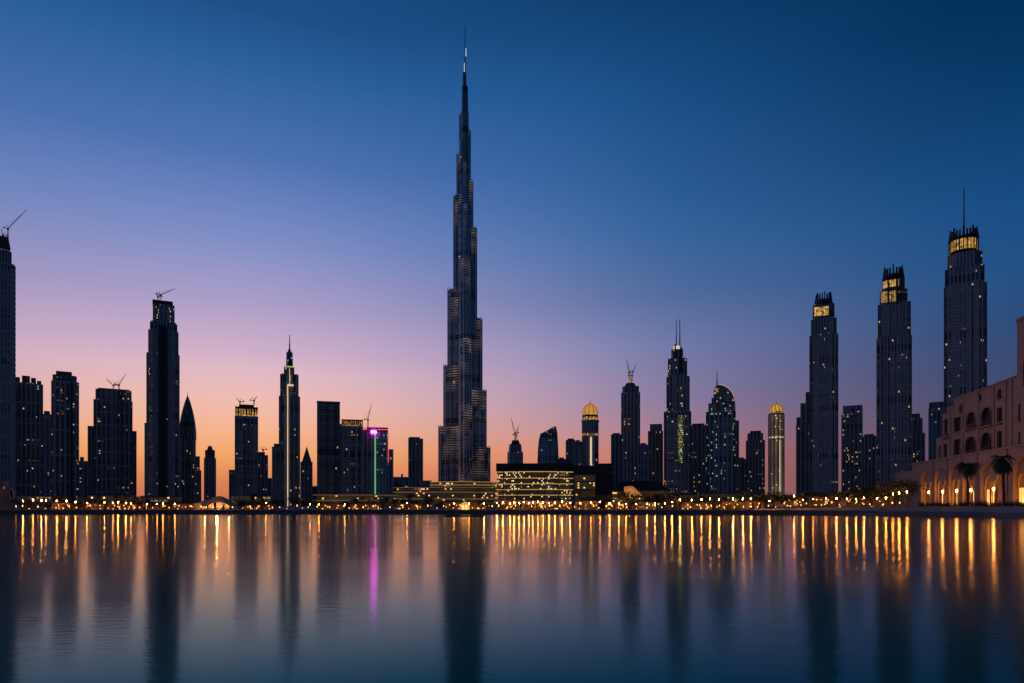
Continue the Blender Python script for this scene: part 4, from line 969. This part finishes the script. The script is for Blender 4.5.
for k, (o, w_) in enumerate(zip(oo, W)):
    mb = MB(); P = [(o[0]-.1, o[2]-.1), (o[1]+.1, o[2]-.1), (o[1]+.1, o[4]+.1), (o[0]-.1, o[4]+.1)]
    mb.face([(x, V+.62, z) for x, z in P]); mb.face([(x, V+.66, z) for x, z in reversed(P)])
    p = mb.build('window', 'pane', hotel)
    mb = MB(); m = (o[0]+o[1])/2
    for x in ([m] if o[1]-o[0] < 4 else [o[0]+(o[1]-o[0])/3, o[0]+(o[1]-o[0])*2/3]): mb.box(x-.1, x+.1, V+.45, V+.6, o[2], o[4])
    zz = o[2]+(o[3]-o[2])*.62; mb.box(o[0], o[1], V+.46, V+.61, zz-.09, zz+.09); mb.box(o[0]-.2, o[1]+.2, V-.25, V+.4, o[2]-.3, o[2]-.004)
    mb.build('window_frame', 'trim', p)
for k, (o, w_) in enumerate(zip(oo, W)):
    if o[1]-o[0] > 4:       # moulded surround standing proud of the wall
        mb = MB(); m, h = (o[0]+o[1])/2, (o[1]-o[0])/2; pts = []
        for q in range(13):
            a = math.pi*q/12; pts.append((m-h*math.cos(a), o[3]+(o[4]-o[3])*math.sin(a)**.9))
        pts = [(o[0], o[2])]+pts+[(o[1], o[2])]
        for (xa, za), (xb, zb) in zip(pts, pts[1:]): mb.bar((xa, V-.02, za), (xb, V-.02, zb), .22, n=4)
        mb.build('window_surround', 'stucco', hotel)
for px in (950.5, 963.2, 978.8, 994.3, 1006, 1012):
    mb = MB(); u_ = hu(px, V); mb.box(u_-.35, u_+.35, V-.22, V-.003, 15.9, min(ztopA, 99)-.01 if px > 955 else tops[1]-.01); mb.build('pilaster', 'stucco', hotel)
for (pa, pb) in zip(arc, arc[1:]):
    mb = MB(); u_ = (hu(pa[1])+hu(pb[0]))/2; mb.box(u_-.45, u_+.45, -.25, -.003, 0, 15.7); mb.box(u_-.65, u_+.65, -.33, -.26, 8.2, 8.7); mb.box(u_-.65, u_+.65, -.33, -.26, 0, .8); mb.build('pilaster', 'stucco2', hotel)
for a, b in arc:
    mb = MB(); u2_, u3_ = hu(a), hu(b); m, h = (u2_+u3_)/2, (u3_-u2_)/2; pts = []
    for q in range(15): aa = math.pi*q/14; pts.append((m-(h+.15)*math.cos(aa), zsp+(ztp-zsp+.2)*math.sin(aa)**.9))
    for (xa, za), (xb, zb) in zip(pts, pts[1:]): mb.bar((xa, -.03, za), (xb, -.03, zb), .2, n=4)
    mb.build('arch_moulding', 'stucco', hotel)
# balconies
for (a, b, y) in ((943,949,437.5),(966,976,428.5),(981,992,426),(965,976.5,454.5),(980.5,992,451.5)):
    mb = MB(); u2, u3 = hu(a, V)-.4, hu(b, V)+.4; z_ = hz((a+b)/2, y, V)
    mb.box(u2, u3, V-1.1, V-.01, z_-.35, z_-.05)
    for i in range(9): x = u2+.1+(u3-u2-.2)*i/8; mb.box(x-.04, x+.04, V-1.06, V-.98, z_-.05, z_+.9)
    mb.box(u2, u3, V-1.1, V-.95, z_+.9, z_+1.0); mb.build('balcony', 'stucco', hotel)
# tall corner tower, right edge
u2, u3 = hu(1017, 1.5), hu(1040, 1.5); zt_ = hz(1018, 322, 1.5)
mb = MB()
ow = [(hu(1017.5,1.5)+.4, hu(1020.5,1.5), hz(1019,421,1.5), hz(1019,404,1.5), hz(1019,404,1.5)), (hu(1017.5,1.5)+.4, hu(1020.5,1.5), hz(1019,450,1.5), hz(1019,432,1.5), hz(1019,432,1.5)), (hu(1023,1.5), hu(1029,1.5), hz(1026,384,1.5), hz(1026,362,1.5), hz(1026,359,1.5))]
wall(mb, u2, u3, 15.8, zt_, ow, 1.5, .8); mb.box(u2+.01, u3-.01, 2.4, 18, 15.8, zt_-.4); mb.box(u2-.2, u3, 1.2, 2.0, zt_, zt_+.8)
mb.build('corner_tower', 'stucco', hotel)
for o in ow:
    mb = MB(); mb.face([(o[0]-.1,2.1,o[2]-.1),(o[1]+.1,2.1,o[2]-.1),(o[1]+.1,2.1,o[4]+.1),(o[0]-.1,2.1,o[4]+.1)]); p = mb.build('window', 'pane', hotel)
    mb = MB(); m = (o[0]+o[1])/2; mb.box(m-.1, m+.1, 1.9, 2.06, o[2], o[4]); mb.box(o[0]-.2, o[1]+.2, 1.3, 1.9, o[2]-.3, o[2]-.004); mb.build('window_frame', 'trim', p)
# low setback block with roof terrace between annex and upper floors
u2, u3 = hu(936, V), hu(943.5, V); zt_ = hz(938, 438, V)
mb = MB(); wall(mb, u2, u3-.05, 15.8, zt_, [(hu(938,V), hu(941.5,V), 17, 20, 21.5)], V+.1, .7); mb.box(u2+.01, u3-.06, V+.85, V+15, 15.8, zt_-.4); mb.build('setback_block', 'stucco', hotel)

# ------------------------------------------------------------------ foliage
def make_tree(rad, h, trunk_h, leaves, seed, flat=.7):
    rnd = random.Random(seed)
    root = empty('broadleaf_tree', (0,0,0))
    mb = MB(); top = Vector((rnd.uniform(-.3,.3), rnd.uniform(-.3,.3), trunk_h))
    mb.bar((0,0,-.1), top, .22, n=7, r2=.14)
    cl = []
    for i in range(9):
        a = i*2.4+rnd.random(); rr = rad*rnd.uniform(.25,.8); zz = trunk_h+(h-trunk_h)*rnd.uniform(.15,.85)
        e = Vector((rr*math.cos(a), rr*math.sin(a), zz)); mb.bar(top-Vector((0,0,rnd.uniform(0,.6))), e, .09, n=5, r2=.03)
        cl.append((e, rad*rnd.uniform(.28,.5)))
    mb.build('trunk', 'bark', root)
    mb = MB()
    for i in range(leaves):
        c_, r_ = cl[i % len(cl)]
        d = Vector((rnd.gauss(0,1), rnd.gauss(0,1), rnd.gauss(0,1)*flat)).normalized()*r_*rnd.uniform(.45,1.05)
        p = c_+d; n_ = Vector((rnd.gauss(0,1), rnd.gauss(0,1), rnd.gauss(0,1)+.4)).normalized(); q = n_.to_track_quat('Z','Y'); s_ = rnd.uniform(.12,.27)
        mb.face([p+q@Vector((-s_,0,0)), p+q@Vector((0,-s_*.6,0)), p+q@Vector((s_,0,0)), p+q@Vector((0,s_*.6,0))])
    mb.build('crown', 'leaf', root)
    return root
def make_palm(h, fl, seed, nf=44, tr=.26):
    rnd = random.Random(seed); root = empty('palm_tree', (0,0,0))
    mb = MB(); pr = []
    px, py = rnd.uniform(-.4,.4), rnd.uniform(-.4,.4); K = 12
    P = [Vector((px*(i/K)**2, py*(i/K)**2, h*i/K)) for i in range(K+1)]
    for i in range(K): mb.bar(P[i], P[i+1], tr*(1.25-.45*i/K)*(1.08 if i % 2 else 1), n=8, r2=tr*(1.18-.45*i/K))
    mb.build('trunk', 'bark', root)
    mb = MB()
    for k in range(nf):
        a = k*2.4; up = rnd.uniform(-.95, 1.4); l_ = fl*rnd.uniform(.8,1.1)
        d = Vector((math.cos(a), math.sin(a), 0)); side = Vector((-math.sin(a), math.cos(a), 0)); p = P[-1].copy(); v = (d+Vector((0,0,up))).normalized(); M_ = 12
        for i in range(M_):
            q = p+v*l_/M_; mb.bar(p, q, .03, n=3, r2=.02)
            w_ = fl*.24*math.sin(math.pi*min(1, (i+1.2)/(M_+.6)))
            for sg in (-1, 1):
                for j in range(4):
                    b_ = p.lerp(q, j/4); tip = b_+side*sg*w_+v*w_*.5+Vector((0,0,-w_*.45)); mb.face([b_, b_+v*.08, tip])
            p = q; v = (v+Vector((0,0,-.19))).normalized()
    mb.build('crown', 'frond', root)
    return root
def locname(px):
    for a, b, s_ in LAND:
        if a <= px < b: return s_
    return min(LAND, key=lambda l_: min(abs(l_[0]-px), abs(l_[1]-px)))[2]
ORD = {1: [''], 2: ['left of the two', 'right of the two'], 3: ['left of the three', 'middle of the three', 'right of the three']}
ON = ['first','second','third','fourth','fifth','sixth','seventh','eighth','ninth','tenth','eleventh','twelfth']
def label_row(items, fmt):
    """items: (px, object); gives each one a label naming the landmark behind it"""
    d = {}
    for px, o in items: d.setdefault(locname(px), []).append((px, o))
    for nm, l_ in d.items():
        l_.sort(key=lambda q: q[0]); n = len(l_)
        for i, (px, o) in enumerate(l_):
            if n <= 3: extra = ORD[n][i]
            elif i < (n+1)//2: extra = 'leftmost' if i == 0 else ON[i]+' from left'
            else: extra = 'rightmost' if i == n-1 else ON[n-1-i]+' from right'
            o['label'] = (fmt % nm)+((', '+extra) if extra else '')
def shoreY(X):
    for a, b in zip(SH, SH[1:]):
        if a[0] <= X <= b[0]: return a[1]+(b[1]-a[1])*(X-a[0])/(b[0]-a[0])
    return 228
def at_px(px, back):
    """point on the promenade `back` metres behind the shoreline, on the ray of column px"""
    Y = 228
    for _ in range(30): Y = shoreY((px-512)/F*Y)*.5+Y*.5
    Y += back; X = (px-512)/F*Y
    z = GZ
    if X > 97 and Y < 290: z = TZ
    elif X > 80 and Y < 290: z = GZ+(X-80)/17*(TZ-GZ)
    return X, Y, z
protos = [make_tree(3.2, 5.6, 2.0, 900, 11), make_tree(2.6, 5.0, 1.8, 750, 12), make_tree(3.8, 5.0, 2.2, 1000, 13, .45), make_tree(2.2, 4.2, 1.4, 650, 14)]
used = set(); rows = []
rnd = random.Random(5)
xs = [20,29,38,50,60,71,82,92,101,110,121,129,139,146,154,163,172,181,190,238,247,257,266,275,296,306,318,334,346,358,371,384,396,407,418,429,440,452,476,488,498,512,527,541,556,572,585,597,606,615,624,633,644,655,664,673,684,695,704,713,724,734,745,754,762,772,783,790,799,808,818,829,838,848,858,868,876]
for i, px in enumerate(xs):
    k = rnd.randrange(4); p = protos[k]
    o = p if k not in used else copy_tree(p); used.add(k)
    px2 = px+rnd.uniform(-2,2); X, Y, z = at_px(px2, rnd.uniform(9, 34))
    o.location = (X, Y, z); o.rotation_euler.z = rnd.uniform(0, 6.28)
    s_ = rnd.uniform(.62,.95) if px < 600 else rnd.uniform(.8, 1.2)
    o.scale = (s_*rnd.uniform(1,1.25), s_, s_*rnd.uniform(.85,1.1))
    tag(o, None, 'tree', 'trees along the promenade'); rows.append((px2, o))
label_row(rows, 'small dark tree below %s')
big = make_tree(8.2, 6.2, 2.8, 5200, 21, .35); X, Y, z = at_px(899, 14); big.location = (X, Y, z); big.scale = (1.0,1.0,1.22)
tag(big, 'wide flat-crowned dark tree in front of the left end of the hotel arcade', 'tree')
b2 = copy_tree(big); X, Y, z = at_px(880, 22); b2.location = (X, Y, z); b2.rotation_euler.z = 2; b2.scale = (.8,.8,1.0); tag(b2, 'wide flat-crowned tree just left of the widest one, before the hotel arcade', 'tree')
pm = make_palm(10.2, 4.0, 3); X, Y, z = at_px(968, 3.5); pm.location = (X, Y, z-.05); tag(pm, 'palm in front of the hotel arcade, left of the two big palms', 'palm tree', 'big palms by the hotel')
zc = CAMZ+(HZ-466)/F*Y-z; pm.scale = (1,1,zc/10.2)
p2 = make_palm(10.2, 4.0, 8); X, Y, z = at_px(1004, 3.0); p2.location = (X, Y, z-.05); zc = CAMZ+(HZ-459)/F*Y-z; p2.scale = (1.05,1.05,zc/10.2)
tag(p2, 'palm in front of the hotel arcade, right and taller of the two big palms', 'palm tree', 'big palms by the hotel')
sp = make_palm(4.6, 2.0, 5, nf=16, tr=.16); first = True; rows = []
for px in (66, 84, 98, 116, 127, 137, 143, 253, 262, 410, 600, 668, 678, 736, 760, 786, 812, 832, 851, 872, 888):
    o = sp if first else copy_tree(sp); first = False
    X, Y, z = at_px(px, rnd.uniform(5, 14)); o.location = (X, Y, z); o.rotation_euler.z = rnd.uniform(0,6); s_ = rnd.uniform(.8,1.15); o.scale = (s_,)*3
    tag(o, None, 'palm tree', 'small promenade palms'); rows.append((px, o))
label_row(rows, 'small palm below %s')
# hedge in front of the arcade
rnd = random.Random(9); rows = []
hd = empty('shrub', (0,0,0)); mb = MB()
for i in range(420):
    a = rnd.uniform(0,6.28); d = Vector((math.cos(a)*rnd.uniform(0,1.0), math.sin(a)*rnd.uniform(0,.7), abs(rnd.gauss(.45,.35)))); q = Vector((rnd.gauss(0,1),rnd.gauss(0,1),rnd.gauss(0,1))).normalized().to_track_quat('Z','Y'); s_ = rnd.uniform(.06,.14)
    mb.face([d+q@Vector((-s_,0,0)), d+q@Vector((0,-s_*.6,0)), d+q@Vector((s_,0,0)), d+q@Vector((0,s_*.6,0))])
mb.build('foliage', 'leaf', hd)
mb = MB()
for i in range(5): mb.bar((0,0,0), (math.cos(i*1.3)*.5, math.sin(i*1.3)*.4, .8), .03, n=4)
mb.build('stems', 'bark', hd)
pxs = [921,927,932,938,943,948,955,961,966,973,980,986,993,999,1006,1012,1018,1023]
for i, px in enumerate(pxs):
    o = hd if i == 0 else copy_tree(hd); X, Y, z = at_px(px, rnd.uniform(4.0,5.0)); o.location = (X, Y, z); o.rotation_euler.z = rnd.uniform(0,6); s_ = rnd.uniform(.8,1.4); o.scale = (s_,s_,s_)
    tag(o, 'low dark shrub, one of the row before the hotel arcade', 'shrub', 'shrubs before the hotel arcade')

# ------------------------------------------------------------------ lamps
def make_lamp(glow='globe'):
    root = empty('street_lamp', (0,0,0))
    mb = MB(); mb.bar((0,0,0), (0,0,.4), .16, n=8, r2=.1); mb.bar((0,0,.4), (0,0,3.15), .055, n=8); mb.build('post', 'post', root)
    mb = MB(); mb.lathe([(.05,3.22),(.14,3.28),(.18,3.4),(.18,3.5),(.14,3.62),(.03,3.7)], n=10); mb.build('lamp_globe', glow, root)
    mb = MB(); mb.lathe([(.14,3.7),(.2,3.72),(.08,3.84),(.02,3.95)], n=8); mb.build('lamp_cap', 'post', root)
    return root
MT['globe_soft'] = plain('dim_lamp_glow', (1,.7,.4), .5, emit=(1,.32,.045), es=150, noise=0)
MT['globe_pale'] = plain('pale_lamp_glow', (1,.8,.6), .5, emit=(1,.46,.13), es=250, noise=0)
lps = [make_lamp(g_) for g_ in ('globe', 'globe_soft', 'globe_pale')]; lused = set(); rows = []
LP = [(23,501),(33,500),(41.5,500.5),(46,500.5),(57,501),(66.5,501),(75.5,502),(87,503),(104.5,502.5),(113,503),(118,502.5),(126,503),(131,503.5),(147,504),(157,504),(163,503.5),(175,504),(266,503),(310,505),(319,504.5),(345,504.5),(407,503),(454,503.5),(469,503.5),(484,503.5),(497,503),(503,502),(510,503.5),(514,502.6),(519,503),(524,502),(529,503),(533,502.5),(538,502),(543,502.6),(549,503),(555,502.5),(562,501.5),(570,503),(580,503),(591,502.5),(600,502),(609.5,503.5),(619,503.8),(626,504),(636,504),(647,504),(655,503.7),(665,503.5),(672,502),(680,500),(692,500),(701.5,499.6),(710,499),(719,499.5),(733,499),(743,498.8),(751,499),(769.5,501),(794,496),(803,500),(813,499),(826,498.5),(836.5,498.5),(847,499),(856,499),(864,498),(877,498.5),(886,498),(893,494),(899,493),(907,492)]
for i, (px, py) in enumerate(LP):
    q_ = (0 if px > 600 or 495 < px < 575 else 1) if i > 2 else i
    if i > 2 and rnd.random() < .3: q_ = rnd.randrange(3)
    o = lps[q_] if q_ not in lused else copy_tree(lps[q_]); lused.add(q_); X, Y, z = at_px(px, rnd.uniform(3.0,5.5))
    h = CAMZ+(HZ-py)/F*Y-z; s_ = max(.55, h/3.45); o.location = (X, Y, z); g_ = .55+.3*rnd.random(); o.scale = (g_, g_, s_); o.rotation_euler.z = rnd.random()
    tag(o, None, 'street lamp', 'lamps along the promenade'); rows.append((px, o))
label_row(rows, 'orange street lamp below %s')
# waterline bollard lights
bl = empty('bollard_light', (0,0,0))
mb = MB(); mb.bar((0,0,0), (0,0,.55), .09, n=8); mb.build('post', 'post', bl)
mb = MB(); mb.lathe([(.11,.55),(.13,.6),(.13,.78),(.05,.84)], n=8); mb.build('glow', 'globe_small', bl)
rows = []; k = 0
px = 16
while px < 905:
    o = bl if k == 0 else copy_tree(bl); k += 1
    X, Y, z = at_px(px, rnd.uniform(1.6, 16)); o.location = (X, Y, z); s_ = rnd.uniform(.55, 1.15); o.scale = (s_, s_, rnd.uniform(.6, 2.2))
    tag(o, None, 'bollard light', 'small bollard lights on the quay'); rows.append((px, o)); px += rnd.uniform(5, 11)
label_row(rows, 'bollard light below %s')

# ------------------------------------------------------------------ waterfront cafes
def cafe(px0, px1, back, h, lab, nb=None, glass='shops', roof='dark'):
    X0, Y0, z = at_px((px0+px1)/2, back); w_ = (px1-px0)/F*Y0
    root = empty('waterfront_cafe', (X0, Y0, z), 0); tag(root, lab, 'cafe', 'cafes along the promenade')
    nb = nb or max(2, int(w_/3.2))
    mb = MB(); bw = w_/nb; ops_ = [(-w_/2+bw*i+.35, -w_/2+bw*(i+1)-.35, 0, h*.6, h*.82) for i in range(nb)]
    wall(mb, -w_/2, w_/2, 0, h, ops_, 0, .35, 6); mb.box(-w_/2, -w_/2+.3, .36, 5, 0, h-.05); mb.box(w_/2-.3, w_/2, .36, 5, 0, h-.05); mb.build('arcade_wall', 'stucco2', root)
    mb = MB(); mb.prism(rect(-w_/2+.3, w_/2-.3, 2.2, 2.4), 0.05, h-.1); mb.build('shopfront', glass, root)
    mb = MB(); mb.box(-w_/2-.4, w_/2+.4, -.5, 5.4, h, h+.25); mb.build('roof', roof, root)
    mb = MB(); 
    for i in range(nb): mb.lathe([(.02,h*.62),(.12,h*.64),(.12,h*.72),(.02,h*.75)], cx=-w_/2+bw*(i+.5), cy=1.1, n=6)
    mb.build('hanging_lanterns', 'globe_small', root)
    return root
cafes = [(52,70,12,2.4),(80,104,14,2.2),(108,136,12,2.2),(140,168,15,2.0),(172,194,13,2.0),(244,272,13,2.0),(318,344,12,2.2),(350,380,13,2.2),(396,422,13,2.3),(444,486,14,2.6),(496,520,16,3.2),(522,548,12,3.0),(550,572,16,3.2),(576,598,12,3.0),(606,628,14,2.6),(632,656,15,2.6),(684,712,14,2.6),(722,744,15,2.8),(748,764,13,2.8),(782,804,14,3.2),(812,836,15,3.2),(846,870,14,3.0),(876,894,16,4.2)]
rows = []
for a, b, bk, h in cafes:
    rows.append(((a+b)/2, cafe(a, b, bk, h, '')))
label_row(rows, 'low glowing arcaded cafe below %s')
# small gold kiosk with a brighter dome in front of the tallest tower
X, Y, z = at_px(465, 9); k_ = empty('kiosk', (X, Y, z)); tag(k_, 'small bright golden kiosk with a peaked roof below the immensely tall tower', 'kiosk')
mb = MB(); mb.prism(circ(0,0,1.5,8), .1, 1.7); mb.build('lit_body', 'door', k_)
mb = MB(); mb.prism(circ(0,0,2.0,8), 1.7, 2.9, circ(0,0,.15,8)); mb.build('peaked_roof', 'slabgold', k_)
mb = MB()
for i in range(8): a = 2*math.pi*i/8; mb.bar((1.65*math.cos(a),1.65*math.sin(a),0), (1.65*math.cos(a),1.65*math.sin(a),1.75), .09, n=6)
mb.build('posts', 'post', k_)
# floating fountain barge
Y = 3*F/11.3; X = (464-512)/F*Y
br = empty('floating_platform', (X, Y, 0)); tag(br, 'low dark floating platform on the water in front of the immensely tall tower', 'platform')
mb = MB(); mb.prism([(-5.4,-1),(-4.6,-1.6),(4.6,-1.6),(5.4,-1),(5.4,1),(4.6,1.6),(-4.6,1.6),(-5.4,1)], -.2, .28); mb.build('deck', 'dark', br)
mb = MB()
for i in range(10): x = -4.5+i; mb.bar((x,0,.28), (x,0,.55), .07, n=6)
mb.build('nozzles', 'steel', br)
